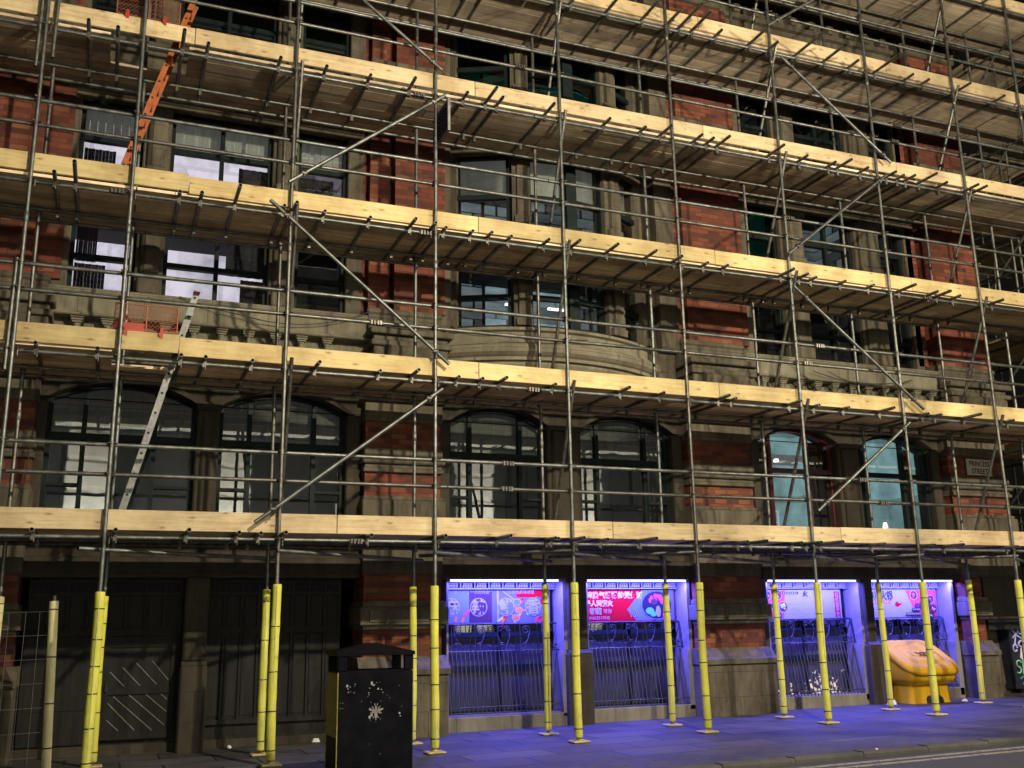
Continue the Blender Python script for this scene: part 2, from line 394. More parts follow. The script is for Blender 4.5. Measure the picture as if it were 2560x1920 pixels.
def text(s, size, loc, mat, name, parent, rot=(math.pi/2, 0, 0), ext=0.003, align='LEFT', wx=1.0, bold=0.0):
    cu = bpy.data.curves.new(name, 'FONT'); cu.body = s; cu.size = size; cu.extrude = ext; cu.offset = bold
    cu.align_x = align; cu.align_y = 'BOTTOM_BASELINE'; cu.resolution_u = 2
    t = bpy.data.objects.new("t", cu); COL.objects.link(t)
    bpy.context.view_layer.update()
    dg = bpy.context.evaluated_depsgraph_get()
    me = bpy.data.meshes.new_from_object(t.evaluated_get(dg))
    bpy.data.objects.remove(t); bpy.data.curves.remove(cu)
    from mathutils import Euler
    M = Matrix.Translation(V3(loc) - WL[parent.name]) @ Euler(rot).to_matrix().to_4x4() @ Matrix.Diagonal((wx, 1, 1, 1))
    me.transform(M); me.materials.clear(); me.materials.append(mat)
    o = bpy.data.objects.new(name, me); COL.objects.link(o); o.parent = parent; WL[o.name] = WL[parent.name]
    return o

# ================================================================== SETTING
PAVE = m_paving("paving"); ASPH = m_asphalt("asphalt")
def slab(name, mat, x0, x1, y0, y1, dz0, dz1, n=1):
    b = MB(); xs = [x0+(x1-x0)*i/n for i in range(n+1)]
    for a, c in zip(xs[:-1], xs[1:]):
        b.add([(a, y0, gz(a)+dz0), (c, y0, gz(c)+dz0), (c, y1, gz(c)+dz0), (a, y1, gz(a)+dz0), (a, y0, gz(a)+dz1), (c, y0, gz(c)+dz1), (c, y1, gz(c)+dz1), (a, y1, gz(a)+dz1)],
              [(0, 3, 2, 1), (4, 5, 6, 7), (0, 1, 5, 4), (1, 2, 6, 5), (2, 3, 7, 6), (3, 0, 4, 7)])
    o = b.build(name, mat, loc=(0, 0, 0)); tag(o, kind='structure'); return o
slab("road", ASPH, -60, 90, -9.0, 9.34, -0.6, -0.06)
slab("pavement", PAVE, -60, 90, 9.50, 40, -0.6, 0.0)
slab("far_pavement", PAVE, -60, 90, -13.9, -9.0, -0.6, 0.0)
KERB = m_stone("kerb granite", (0.065, 0.062, 0.06), 0.4)
kb = MB(); x = -12.0
while x < 40:
    kb.add([(x+.004, 9.34, gz(x)-.3), (x+.896, 9.34, gz(x)-.3), (x+.896, 9.5, gz(x)-.3), (x+.004, 9.5, gz(x)-.3),
            (x+.004, 9.34, gz(x)-.025), (x+.896, 9.34, gz(x)-.025), (x+.896, 9.5, gz(x)+.004), (x+.004, 9.5, gz(x)+.004),
            (x+.004, 9.355, gz(x)+.002), (x+.896, 9.355, gz(x)+.002)],
           [(0, 1, 5, 4), (4, 5, 9, 8), (8, 9, 6, 7), (1, 2, 6, 9, 5), (3, 0, 4, 8, 7), (2, 3, 7, 6)]); x += .9
tag(kb.build("kerb", KERB, loc=(0, 0, 0)), kind='structure')
def m_yline():
    m, nt, out = newmat("worn yellow line"); g = G(nt); p = g.pos()
    f = g.ramp(g.noise(p, 18, 6, 0.75), [(0.42, (0, 0, 0)), (0.5, (1, 1, 1))])
    c = g.mix(f, (0.06, 0.058, 0.055), (0.22, 0.2, 0.15)); g.bsdf(out, c, 0.8); return m
YL = m_yline()
for y in (9.02, 8.82): slab("road_marking", YL, -30, 50, y, y+.075, -0.06, -0.056)

# ================================================================== BUILDING
BLD = thing("brick_building", (6, 14.2, 0), "Victorian red brick and sandstone warehouse with arched windows behind the scaffolding", "building")
YB, YS, YG = 13.88, 14.0, 14.2
def part(mb, name, mats, parent=BLD): return mb.build(name, mats, parent)
def arcpts(x0, x1, zs, rise, n=14):
    c = (x1-x0)/2; R = (c*c+rise*rise)/(2*rise); cx = (x0+x1)/2; cz = zs+rise-R
    a0 = math.atan2(zs-cz, x0-cx); a1 = math.atan2(zs-cz, x1-cx)
    return [(cx+R*math.cos(a0+(a1-a0)*i/n), cz+R*math.sin(a0+(a1-a0)*i/n)) for i in range(n+1)]
BAYS = dict(A=(-0.9, 3.12), B=(4.55, 8.46), C=(10.05, 13.88))
# --- dark shell of the rooms
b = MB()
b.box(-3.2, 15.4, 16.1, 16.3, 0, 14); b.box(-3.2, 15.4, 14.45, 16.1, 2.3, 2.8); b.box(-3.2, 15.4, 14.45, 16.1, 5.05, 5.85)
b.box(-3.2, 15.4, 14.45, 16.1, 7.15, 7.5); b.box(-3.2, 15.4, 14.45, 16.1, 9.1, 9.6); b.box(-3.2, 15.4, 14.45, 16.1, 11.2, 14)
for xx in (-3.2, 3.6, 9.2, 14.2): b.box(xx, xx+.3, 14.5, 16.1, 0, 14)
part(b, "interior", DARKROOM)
# --- piers
def pier(x0, x1, ribs, ground=True, right_edge=None, gx1=None):
    gx1 = gx1 or x1
    s = MB()
    s.bbox(x0-.06, gx1+.06, 13.66, 14.5, -.1, .86, .012)
    s.prism_x([(13.62, .86), (13.62, .93), (13.68, .96), (13.80, 1.10), (14.5, 1.10), (14.5, .86)], x0-.08, gx1+.08)
    s.bbox(x0-.02, gx1+.02, 13.74, 14.5, 1.46, 1.52, .006); s.bbox(x0-.07, gx1+.07, 13.68, 14.5, 1.52, 1.76, .012)
    s.bbox(x0+.05, gx1-.05, 13.66, 13.7, 1.56, 1.72, .008); s.bbox(x0-.03, gx1+.03, 13.72, 14.5, 1.76, 1.84, .01)
    s.bbox(x0-.02, x1+.02, 13.82, 14.5, 2.2, 2.78, .01); s.bbox(x0-.05, x1+.05, 13.76, 14.5, 2.78, 3.24, .012)
    s.bbox(x0-.03, x1+.03, 13.80, 14.5, 3.24, 3.3, .012)
    s.bbox(x0-.03, x1+.03, 13.80, 14.5, 3.64, 3.70, .008); s.bbox(x0-.01, x1+.01, 13.83, 14.5, 3.70, 3.76, .006)
    s.bbox(x0-.05, x1+.05, 13.76, 14.5, 3.76, 3.86, .02); s.bbox(x0-.02, x1+.02, 13.81, 14.5, 3.86, 3.99, .01)
    s.bbox(x0-.02, x1+.02, 13.82, 14.5, 4.38, 5.02, .008)
    s.bbox(x0-.06, x1+.06, 13.74, 14.5, 4.66, 4.74, .01)
    # pedestal above
    s.bbox(x0+.05, x1+.05, 13.64, 14.4, 5.0, 5.45, .012); s.bbox(x0, x1+.1, 13.58, 14.4, 5.45, 5.53, .012)
    s.bbox(x0+.05, x1+.05, 13.66, 14.4, 5.53, 5.62, .01); s.bbox(x0-.02, x1+.12, 13.56, 14.4, 5.62, 5.72, .014)
    prof = [(13.64, 5.02), (13.5, 5.06), (13.46, 5.2), (13.52, 5.3), (13.48, 5.4), (13.54, 5.45), (13.64, 5.45)]
    s.prism_x(prof, x0+.22, x1-.18)
    s.bbox(x0, x1, 13.78, 14.4, 5.72, 5.86, .012); s.bbox(x0, x1, 13.83, 14.4, 5.86, 6.08, .01)
    s.bbox(x0-.02, x1+.02, 13.80, 14.4, 5.98, 6.06, .02)
    s.bbox(x0-.02, x1+.02, 13.80, 14.4, 8.92, 9.02, .01); s.bbox(x0, x1, 13.85, 14.4, 9.02, 10.05, .01); s.bbox(x0-.02, x1+.02, 13.81, 14.4, 10.05, 10.16, .012)
    s.bbox(x0-.03, x1+.03, 13.80, 14.4, 12.56, 14.2, .01)
    s.box(x0+.06, x1-.06, 14.25, 14.47, -.05, 14.1)
    st = part(s, "pier", STONE)
    bands = [(x0, gx1, 13.82, 1.10, 1.46), (x0, gx1, 13.82, 1.84, 2.2), (x0, x1, 13.87, 3.30, 3.64), (x0, x1, 13.87, 3.99, 4.38)]
    for (a, c, yy, z0, z1) in bands: k = MB(); k.box(a, c, yy, 14.46, z0, z1); part(k, "brickwork", BRICK, st)
    for (z0, z1) in ((6.08, 8.92), (10.16, 12.56)):
        k = MB()
        for (a, c, yy) in ribs: k.box(a, c, yy, 14.42, z0, z1)
        zz = 8.2 if z0 < 7 else 11.0
        k.box(ribs[-1][0]-.004, ribs[-1][1]+.004, ribs[-1][2]-.025, 14.4, zz, zz+.075); part(k, "brickwork", BRICK, st)
    return st
pier(-2.7, -0.98, [(-2.7, -1.2, YB), (-1.2, -0.86, YB+.1)])
pier(3.3, 4.42, [(3.03, 3.27, 14.06), (3.27, 3.33, 14.16), (3.33, 3.64, 13.98), (3.64, 3.7, 14.1), (3.70, 4.5, YB)])
pier(8.62, 9.82, [(8.60, 8.72, 14.0), (8.78, 9.98, YB), (8.72, 8.78, 14.06)])
pier(14.1, 15.45, [(13.86, 14.08, 14.04), (14.08, 14.24, 14.18), (14.24, 15.4, YB)], gx1=14.46)
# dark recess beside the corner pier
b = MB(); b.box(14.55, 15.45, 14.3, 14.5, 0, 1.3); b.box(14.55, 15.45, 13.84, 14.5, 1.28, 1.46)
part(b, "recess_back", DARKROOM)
b = MB(); b.box(15.42, 15.5, 13.9, 22, 0, 14.2); part(b, "side_wall", STONE_DARK)
b = MB(); b.bbox(14.5, 15.46, 13.80, 14.48, 1.46, 2.2, .01); part(b, "corner_block", STONE_DARK)

# --- windows
def window(name, x0, x1, z0, z1, Y=YG, vs=(), hs=(), rise=0.0, frame=FRAME, pane=GLASS, fw=0.055, blind=None, room=None, lower=None):
    f = MB(); d = .05
    if rise:
        out = [(x0, z0)] + arcpts(x0, x1, z1-rise, rise) + [(x1, z0)]
        ins = [(x0+fw, z0+fw)] + arcpts(x0+fw, x1-fw, z1-rise-fw*.2, max(.03, rise-fw*.6)) + [(x1-fw, z0+fw)]
    else:
        out = [(x0, z0), (x0, z1), (x1, z1), (x1, z0)]; ins = [(x0+fw, z0+fw), (x0+fw, z1-fw), (x1-fw, z1-fw), (x1-fw, z0+fw)]
    f.ring(out, ins, Y-d, Y+d)
    def topz(x):
        if not rise: return z1-fw
        c = (x1-x0)/2; R = (c*c+rise*rise)/(2*rise); cx = (x0+x1)/2
        return z1-R+math.sqrt(max(0, R*R-(x-cx)**2))-fw*.8
    for v in vs:
        f.box(v-.03, v+.03, Y-d+.004, Y+d-.004, z0+fw, topz(v))
    for h in hs:
        hx0, hx1, hz, hw = h if len(h) == 4 else (x0+fw, x1-fw, h[0], h[1])
        f.box(hx0, hx1, Y-d-.006, Y+d-.012, hz-hw, hz+hw)
    w = part(f, name, frame)
    p = MB(); p.add([(x, Y+.012, z) for x, z in ins], [tuple(range(len(ins)))])
    part(p, "pane", pane, w)
    if blind:
        bz0, mat = blind
        q = MB(); yy = Y+.13; n = 8
        for i in range(n):
            a = x0+(x1-x0)*i/n; c = x0+(x1-x0)*(i+1)/n
            q.box(a+.002, c-.002, yy+(.004 if i % 2 else 0), yy+.012, bz0+random.uniform(0, .006), z1)
        part(q, "blind", mat, w)
    if room:
        q = MB(); q.box(x0-.12, x1+.12, 15.3, 15.36, z0-.3, z1+.3); q.box(x0-.12, x0-.1, 14.4, 15.3, z0-.3, z1+.3); q.box(x1+.1, x1+.12, 14.4, 15.3, z0-.3, z1+.3)
        part(q, "room_wall", room, w)
    return w
BLIND = m_emit("b", (1, 1, 1), 0)
def m_blind(name, col, e):
    m, nt, out = newmat(name); g = G(nt); p = g.pos()
    c = g.ramp(g.noise(g.mapv(p, (6, 1, .6)), 1.5, 5), [(0.3, scl(col, .72)), (0.7, scl(col, 1.1))])
    g.bsdf(out, c, 0.8, 0, None, None, c, e); return m
BL_GREY = m_blind("roller blind lit from the room", (0.5, 0.48, 0.44), 0.16)
BL_DIM = m_blind("roller blind dim", (0.42, 0.41, 0.38), 0.05)
R_LAV = m_litwall("lit white room", (0.95, 0.84, 0.96), 1.35, 0.75, 0.9)
R_LAVD = m_litwall("half lit room", (0.7, 0.6, 0.72), 0.4, 0.3, 1.1)
R_DIM = m_litwall("dim room", (0.8, 0.8, 0.7), 0.03, 0.2, 0.8)
R_OFF = m_litwall("office at night", (0.55, 0.66, 0.70), 0.35, 0.05, 1.3, (1, 1, 2.2))
R_BRIGHT = m_litwall("bright office", (0.62, 0.80, 0.86), 0.75, 0.25, 1.6, (1, 1, 2.4))
R_CYAN = m_litwall("bright teal room", (0.50, 0.84, 0.86), 0.62, 0.55, 0.45)
R_TEAL = m_litwall("teal room", (0.03, 0.22, 0.20), 0.3, 0.4, 0.8)
BL_F1 = m_blind("grey upper blind", (0.16, 0.155, 0.135), 0.12)
# first floor arched windows
F1 = [("A", -0.86, 1.0, (-0.41, 0.47), FRAME, R_DIM), ("A", 1.3, 3.06, (1.72, 2.62), FRAME, R_DIM), ("B", 4.61, 6.19, (4.98, 5.80), FRAME, R_DIM),
      ("B", 6.77, 8.41, (7.12, 7.98), FRAME, R_DIM), ("C", 10.1, 11.72, (10.42, 11.2), FRAME_RED, R_CYAN), ("C", 12.2, 13.84, (12.42, 13.3), FRAME, R_CYAN)]
for bay, x0, x1, vs, fr, room in F1:
    window("window", x0, x1, 2.86, 4.73, vs=vs, hs=((4.0, .045), (x0+.05, vs[0]-.03, 3.36, .02), (vs[1]+.03, x1-.05, 3.36, .02)) if bay != "C" else ((4.0, .04),), rise=.24, frame=fr, room=room, fw=.06, blind=(4.06, BL_F1) if bay != "C" else None)
# the C windows: red side panels, and lamps hanging in the room
b = MB(); b.box(10.12, 10.42, 14.22, 14.25, 2.9, 4.5); part(b, "red_panel", FRAME_RED)
b = MB(); b.box(11.23, 11.66, 14.22, 14.25, 2.9, 4.52); part(b, "red_panel", FRAME_RED)
b = MB(); b.box(13.33, 13.5, 14.215, 14.25, 2.9, 4.5); part(b, "red_panel", FRAME_RED)
CYP = m_plain("teal painted column", (.25, .5, .55), .5)
q = MB(); q.tube((10.62, 14.95, 2.8), (10.62, 14.95, 4.1), .11, 16); part(q, "room_column", m_emit("lit teal column", (.12, .34, .38), .55))
CYW = m_emit("lit white lattice", (.72, .86, .88), .7); CYD = m_plain("dark counter", (.05, .045, .04), .6)
for (a, c, zz) in ((10.75, 11.2, 3.42), (12.9, 13.3, 3.5)):
    q = MB()
    for k in range(4): xx = a+(c-a)*k/3; q.box(xx-.012, xx+.012, 15.1, 15.12, 2.85, zz)
    for k in range(3): q.box(a, c, 15.1, 15.12, zz-.2*k-.012, zz-.2*k+.012)
    part(q, "lattice", CYW)
q = MB(); q.box(12.6, 13.2, 14.7, 14.9, 2.86, 3.12); part(q, "counter", CYD)
q = MB(); q.box(10.02, 11.75, 14.42, 15.28, 4.30, 4.33); part(q, "room_ceiling", m_emit("grey ceiling", (.3, .33, .33), .5))
LAMPW = m_emit("lamp glow", (1.0, 0.95, 0.85), 3.0)
for (lx, lz) in ((12.88, 3.62), (13.25, 3.12), (12.0, 3.4), (10.95, 4.25)):
    q = MB(); q.tube((lx, 14.7, lz), (lx, 14.7, lz+.10), .05, 10, True, .03); part(q, "pendant_lamp", LAMPW)
# dark curtains half drawn in the lit rooms of the left bay
CURT = m_plain("dark curtain", (.05, .045, .055), .9, 0, .4, 5)
for (a, c, z0, z1) in ((-.72, -.32, 6.0, 6.48), (-.72, -.45, 6.52, 7.1), (1.52, 1.86, 6.0, 6.48), (1.3, 1.86, 6.53, 7.1), (-.72, -.30, 7.7, 8.22), (1.42, 1.86, 7.7, 8.24), (2.3, 2.85, 7.7, 8.24)):
    q = MB(); n = 9
    for i in range(n): xx = a+(c-a)*i/n; q.box(xx+.001, xx+(c-a)/n-.001, 14.40+.012*(i % 2), 14.43+.012*(i % 2), z0, z1)
    part(q, "curtain", CURT)
# stonework round the first floor arches + ground lintels
for k, (X0, X1) in BAYS.items():
    ops = [(o[1], o[2]) for o in F1 if o[0] == k]
    s = MB(); e0, e1 = X0-.12, X1+.15
    s.bbox(e0, e1, 13.90, 14.5, 2.16, 2.42, .01); s.bbox(e0, e1, 13.98, 14.5, 2.42, 2.72, .01); s.bbox(e0, e1, 13.84, 14.5, 2.72, 2.86, .016)
    edges = [e0] + [v for o in ops for v in o] + [e1]
    for i in range(0, 6, 2):
        a, c = edges[i], edges[i+1]
        s.bbox(a, c, YS, 14.45, 2.86, 4.49, .02)
        if i == 2: s.bbox(a+.07, c-.07, YS-.06, 14.3, 2.86, 4.42, .03); s.bbox(a-.02, c+.02, YS-.08, 14.3, 4.42, 4.52, .02)
    for (a, c) in ops:
        ap = arcpts(a, c, 4.49, .24)
        s.prism([(a, 5.05)] + ap + [(c, 5.05)], YS, 14.45)
        op = arcpts(a-.1, c+.1, 4.47, .36); ip = arcpts(a-.02, c+.02, 4.47, .28)
        s.ring(op, ip, YS-.05, YS+.02)
    for (a, c) in ((e0, ops[0][0]), (ops[0][1], ops[1][0]), (ops[1][1], e1)): s.box(a+.001, c-.001, YS+.003, 14.45, 4.49, 5.05)
    part(s, "stone_surround", STONE_DARK)
# upper windows, bays A and C
UP = {"A": [(-0.78, 0.06), (0.43, 1.87), (2.25, 3.0)], "C": [(10.2, 10.93), (11.45, 12.62), (13.2, 13.82)]}
FL = [(5.98, 7.12), (7.66, 8.84), (9.82, 11.02)]
for k, ws in UP.items():
    X0, X1 = BAYS[k]
    for fi, (z0, z1) in enumerate(FL):
        for wi, (a, c) in enumerate(ws):
            vs = ((a+c)/2,) if wi == 1 else ()
            tr = [6.50, 8.26, 10.45][fi]
            blind = None; room = R_DIM; pane = GLASS
            if k == "A" and fi == 0: room = (R_LAV, R_LAV, R_LAVD)[wi] if wi < 2 else R_DIM
            if k == "A" and fi == 1: blind = (8.27, BL_GREY); room = (R_LAV, R_LAV, R_LAVD)[wi]
            if k == "C" and fi == 1 and wi == 0: room = R_TEAL; pane = GLASS_GREEN
            if k == "C" and fi < 2 and wi: room = R_OFF if fi == 1 and wi == 1 else R_DIM
            window("window", a, c, z0, z1, vs=vs, hs=((tr, .035),), blind=blind, room=room, pane=pane)
    # stone between them
    e = [X0-.1] + [v for o in ws for v in o] + [X1+.12]
    s = MB()
    for (z0, z1) in FL:
        for i in range(0, 8, 2):
            a, c = e[i], e[i+1]
            s.bbox(a, c, YS+.04, 14.45, z0, z1, .015)
            if 0 < i < 6:
                s.bbox(a+.06, c-.06, YS-.05, 14.3, z0, z1-.1, .03); s.bbox(a+.01, c-.01, YS-.08, 14.3, z1-.18, z1-.06, .02)
                s.bbox(a+.04, c-.04, YS-.08, 14.3, z0, z0+.22, .02); s.bbox(a+.1, c-.1, YS-.075, 14.2, z0+.22, z1-.24, .02)
    for (z0, z1) in ((7.12, 7.56), (8.84, 9.72), (11.02, 13.9)):
        s.bbox(e[0], e[-1], YS+.02, 14.45, z0, z1, .01); s.bbox(e[0], e[-1], YS-.06, 14.4, z1-.02, z1+.1, .012); s.bbox(e[0], e[-1], YS-.03, 14.4, z0+.05, z0+.13, .012)
    for zz in (12.55, 12.95): s.bbox(e[0], e[-1], YS-.10, 14.4, zz, zz+.09, .02)
    for i in range(9):
        xx = e[0]+.3+(e[-1]-e[0]-.6)*i/8; s.bbox(xx-.07, xx+.07, YS-.16, 14.3, 12.64, 12.86, .02)
    part(s, "stone_wall", STONE)
# --- balustrades over the first floor
for x0, x1 in ((-1.1, 3.34), (9.78, 15.46)):
    s = MB()
    s.prism_x([(14.3, 4.98), (13.9, 4.98), (13.86, 5.03), (13.72, 5.08), (13.64, 5.15), (13.64, 5.2), (14.3, 5.2)], x0, x1)
    s.box(x0, x1, 14.08, 14.45, 5.2, 5.6)
    s.prism_x([(14.2, 5.57), (13.86, 5.57), (13.84, 5.585), (13.84, 5.60), (13.875, 5.615), (13.89, 5.64), (13.89, 5.86), (13.86, 5.88), (13.84, 5.90), (13.84, 5.94), (13.87, 5.96), (14.3, 5.975), (14.3, 5.57)], x0+.001, x1-.001)
    bal = part(s, "balustrade", STONE_PALE)
    n = int((x1-x0)/.37)
    for i in range(n):
        cx = x0+.13+i*.37
        if cx > 14.35: 
            continue
        q = MB(); q.bbox(cx-.07, cx+.07, 13.90, 14.04, 5.2, 5.245, .006)
        q.lathe([(.045, 5.245), (.06, 5.29), (.072, 5.33), (.055, 5.38), (.036, 5.43), (.036, 5.45), (.05, 5.46), (.05, 5.475), (.04, 5.485)], cx, 13.97, 10)
        q.bbox(cx-.062, cx+.062, 13.91, 14.03, 5.485, 5.51, .005); q.bbox(cx-.075, cx+.075, 13.90, 14.04, 5.515, 5.54, .005); q.bbox(cx-.085, cx+.085, 13.89, 14.05, 5.545, 5.572, .005)
        part(q, "baluster", STONE_PALE, bal)
# carved wreath on the corner parapet
q = MB(); q.bbox(14.42, 15.44, 13.84, 14.1, 5.2, 5.57, .01)
q.path([(14.98+.13*math.cos(a*math.pi/12), 13.835, 5.68+.13*math.sin(a*math.pi/12)) for a in range(24)], .028, 6, True)
q.path([(14.98+.07*math.cos(a*math.pi/9), 13.88, 5.68+.07*math.sin(a*math.pi/9)) for a in range(18)], .02, 6, True)
for i in range(9):
    a = math.radians(25+i*16.3); L = .2 if i % 2 else .26
    q.path([(14.98, 13.825, 5.36), (14.98+.5*L*math.cos(a), 13.82, 5.36+.6*L*math.sin(a)), (14.98+L*math.cos(a)*1.1, 13.825, 5.36+L*math.sin(a)*.8)], .016, 5)
part(q, "carving", STONE_PALE)
# --- bowed oriel of the middle bay
OX, OR = 6.35, 2.97
def oy(x, off=0.0):
    R = OR+off; return 16.47-math.sqrt(max(.01, R*R-(x-OX)**2))
def sweep(mb, prof, a0, a1, n=28):
    m = len(prof); vs = []
    for i in range(n+1):
        a = a0+(a1-a0)*i/n
        for off, z in prof: vs.append((OX+(OR+off)*math.sin(a), 16.47-(OR+off)*math.cos(a), z))
    fs = [(i*m+j, i*m+(j+1) % m, (i+1)*m+(j+1) % m, (i+1)*m+j) for i in range(n) for j in range(m)]
    fs += [tuple(range(m)), tuple(range(n*m, (n+1)*m))]
    return mb.add(vs, fs, False)
A0, A1 = -.63, .63
s = MB()
sweep(s, [(-.5, 5.0), (-.28, 5.03), (-.12, 5.12), (-.02, 5.24), (.03, 5.33), (.03, 5.37), (.10, 5.38), (.10, 5.43), (.14, 5.45), (.19, 5.49), (.205, 5.54), (.19, 5.59), (.14, 5.63), (.06, 5.64), (.06, 5.69), (.01, 5.70), (.01, 5.84), (.07, 5.86), (.07, 5.90), (.03, 5.92), (-.5, 5.93)], A0, A1, 40)
for i in range(40): pass
ori = part(s, "oriel_base", STONE_CLEAN)
for z0, z1 in ((7.02, 7.6), (8.80, 9.86), (11.0, 13.9)):
    s = MB()
    sweep(s, [(-.35, z0), (.0, z0), (.03, z0+.03), (.03, z0+.10), (.0, z0+.12), (.0, z1-.14), (.05, z1-.12), (.07, z1-.07), (.07, z1-.02), (.02, z1), (-.35, z1)], A0, A1)
    part(s, "oriel_band", STONE)
def seg(mb, xa, ya, xb, yb, z0, z1, t0, t1):
    d = V3((xb-xa, yb-ya, 0)).normalized(); nrm = V3((d.y, -d.x, 0))
    P = [V3((xa, ya, 0))+nrm*t0, V3((xb, yb, 0))+nrm*t0, V3((xb, yb, 0))-nrm*t1, V3((xa, ya, 0))-nrm*t1]
    mb.add([(p.x, p.y, z) for z in (z0, z1) for p in P], [(0, 3, 2, 1), (4, 5, 6, 7), (0, 1, 5, 4), (1, 2, 6, 5), (2, 3, 7, 6), (3, 0, 4, 7)])
LI = [(4.72, 5.52), (5.80, 6.42), (6.58, 7.13), (7.48, 7.94)]
MU = [(4.45, 4.72), (5.52, 5.80), (6.42, 6.58), (7.13, 7.48), (7.94, 8.3)]
for fi, (z0, z1) in enumerate(((5.93, 7.02), (7.6, 8.80), (9.86, 11.0))):
    for i, (a, c) in enumerate(MU):
        if i == 2: continue
        s = MB()
        seg(s, a, oy(a), c, oy(c), z0, z1, .03, .25); m_ = (c-a)*.25
        seg(s, a+m_, oy(a+m_), c-m_, oy(c-m_), z0+.12, z1-.12, .09, .1); seg(s, a+.02, oy(a+.02), c-.02, oy(c-.02), z1-.12, z1-.001, .11, .1); seg(s, a+.03, oy(a+.03), c-.03, oy(c-.03), z0+.001, z0+.12, .10, .1)
        part(s, "oriel_mullion", STONE)
    for i, (a, c) in enumerate(LI):
        f = MB(); ya, yc = oy(a)+.1, oy(c)+.1; fw = .045
        def lerp(t): return (a+(c-a)*t, ya+(yc-ya)*t)
        t = fw/(c-a)
        def sg(t0, t1, q0, q1, k=0): p0, p1 = lerp(t0), lerp(t1); seg(f, p0[0], p0[1], p1[0], p1[1], q0, q1, .04+k, .04)
        sg(0, t, z0, z1); sg(1-t, 1, z0, z1); sg(t, 1-t, z0, z0+fw); sg(t, 1-t, z1-fw, z1)
        tr = z0+.50; sg(t, 1-t, tr-.04, tr+.04, .006)
        if fi == 0 and i == 2: sg(.5-.03, .5+.03, z0+fw, z1-fw, -.006)
        w_ = part(f, "window", FRAME)
        q = MB(); q.add([(a, ya+.01, z0), (c, yc+.01, z0), (c, yc+.01, z1), (a, ya+.01, z1)], [(0, 1, 2, 3)])
        part(q, "pane", GLASS_GREEN if fi == 2 else GLASS, w_)
        if fi == 1:
            q = MB(); seg(q, a, ya+.14, c, yc+.14, 8.10, z1, 0, .012); part(q, "blind", BL_GREY if i < 3 else BL_DIM, w_)
        q = MB(); q.box(a-.1, c+.1, 15.3, 15.36, z0-.2, z1+.2); part(q, "room_wall", R_BRIGHT if fi == 0 and i in (1, 2) else (R_OFF, R_OFF, R_TEAL)[fi], w_)
        # strip lights on the office ceiling, seen low through the glass
        if fi == 1 or (fi == 0 and i in (1, 2)):
            q = MB(); q.box(a+.1, c-.15, 14.9, 14.96, z0+.22 if fi else z1-.3, z0+.25 if fi else z1-.27)
            for kx in range(3): q.lathe([(.012, z0+.12), (.012, z0+.135)], a+.12+kx*.2, 14.6, 8)
            part(q, "ceiling_light", LAMPW, w_)
# post between the middle lights
for z0, z1 in ((5.93, 7.02), (7.6, 8.80), (9.86, 11.0)): s = MB(); seg(s, 6.42, oy(6.42)+.06, 6.58, oy(6.58)+.06, z0, z1, .05, .1); part(s, "window_post", FRAME)
# stone flanks closing the oriel against the piers
s = MB()
s.box(4.42, 4.60, 13.92, 14.45, 5.89, 13.9); s.box(8.28, 8.62, 13.92, 14.45, 5.89, 13.9); s.box(4.42, 8.62, 14.1, 14.45, 5.05, 5.895)
part(s, "oriel_flank", STONE)

# --- ground floor: timber gates of the left bay, stone post between
def gate(x0, x1, nb, name, door=False):
    f = MB(); Y = 14.15
    f.box(x0, x1, Y+.03, Y+.09, .12, 2.16)
    W = (x1-x0)/nb
    for i in range(nb+1):
        xx = min(max(x0+i*W, x0+.02), x1-.02); f.box(xx-.02, xx+.02, Y-.01, Y+.03, 1.50, 2.14)
        if not door: f.box(xx-.013, xx+.013, Y-.005, Y+.03, .36, 1.46)
    for zz, h in ((2.13, .03), (1.965, .02), (1.48, .04)): f.box(x0, x1, Y-.02, Y+.028, zz-h, zz+h)
    if not door:
        f.box(x0, x1, Y-.02, Y+.028, .30, .36); f.box(x0, x1, Y-.015, Y+.028, .1, .16)
        for i in range(nb): f.box(x0+i*W+.03, x0+i*W+W-.03, Y+.016, Y+.029, .4, 1.42); f.box(x0+i*W+.035, x0+i*W+W-.035, Y+.012, Y+.028, 1.54, 1.93)
    else:
        for i in range(nb): f.box(x0+i*W+.035, x0+i*W+W-.035, Y+.012, Y+.028, 1.54, 1.93)
        f.box(x0, -.02, Y+.0, Y+.028, .14, 1.43); f.box(x0+.06, -.08, Y-.012, Y-.001, .55, .62); f.box(x0+.06, -.08, Y-.012, Y-.001, 1.2, 1.27)
    # pierced ornament in the top lights
    for i in range(nb):
        for k in range(5):
            cx = x0+i*W+W*(.2+.15*k); f.box(cx-.012, cx+.012, Y+.0, Y+.028, 2.0, 2.08)
    return part(f, name, BLACKWOOD)
gate(-0.88, 0.97, 8, "gate", True)
gate(1.28, 3.06, 8, "gate")
d = MB(); Y = 14.12
for i in range(9):      # diagonal boarding of the wicket door, one board per strip
    pass
d.box(.05, .92, Y+.02, Y+.05, .18, 1.42); d.box(.05, .13, Y-.005, Y+.02, .18, 1.42); d.box(.86, .92, Y-.005, Y+.02, .18, 1.42)
d.box(.13, .86, Y-.005, Y+.02, .72, .80); d.box(.13, .86, Y-.005, Y+.02, .18, .27); d.box(.13, .86, Y-.005, Y+.02, 1.30, 1.42)
door = part(d, "door", BLACKWOOD)
q = MB()
def diag(xa, za, xb, zb, wd=.006): q.path([(xa, Y+.016, za), (xb, Y+.016, zb)], wd, 4)
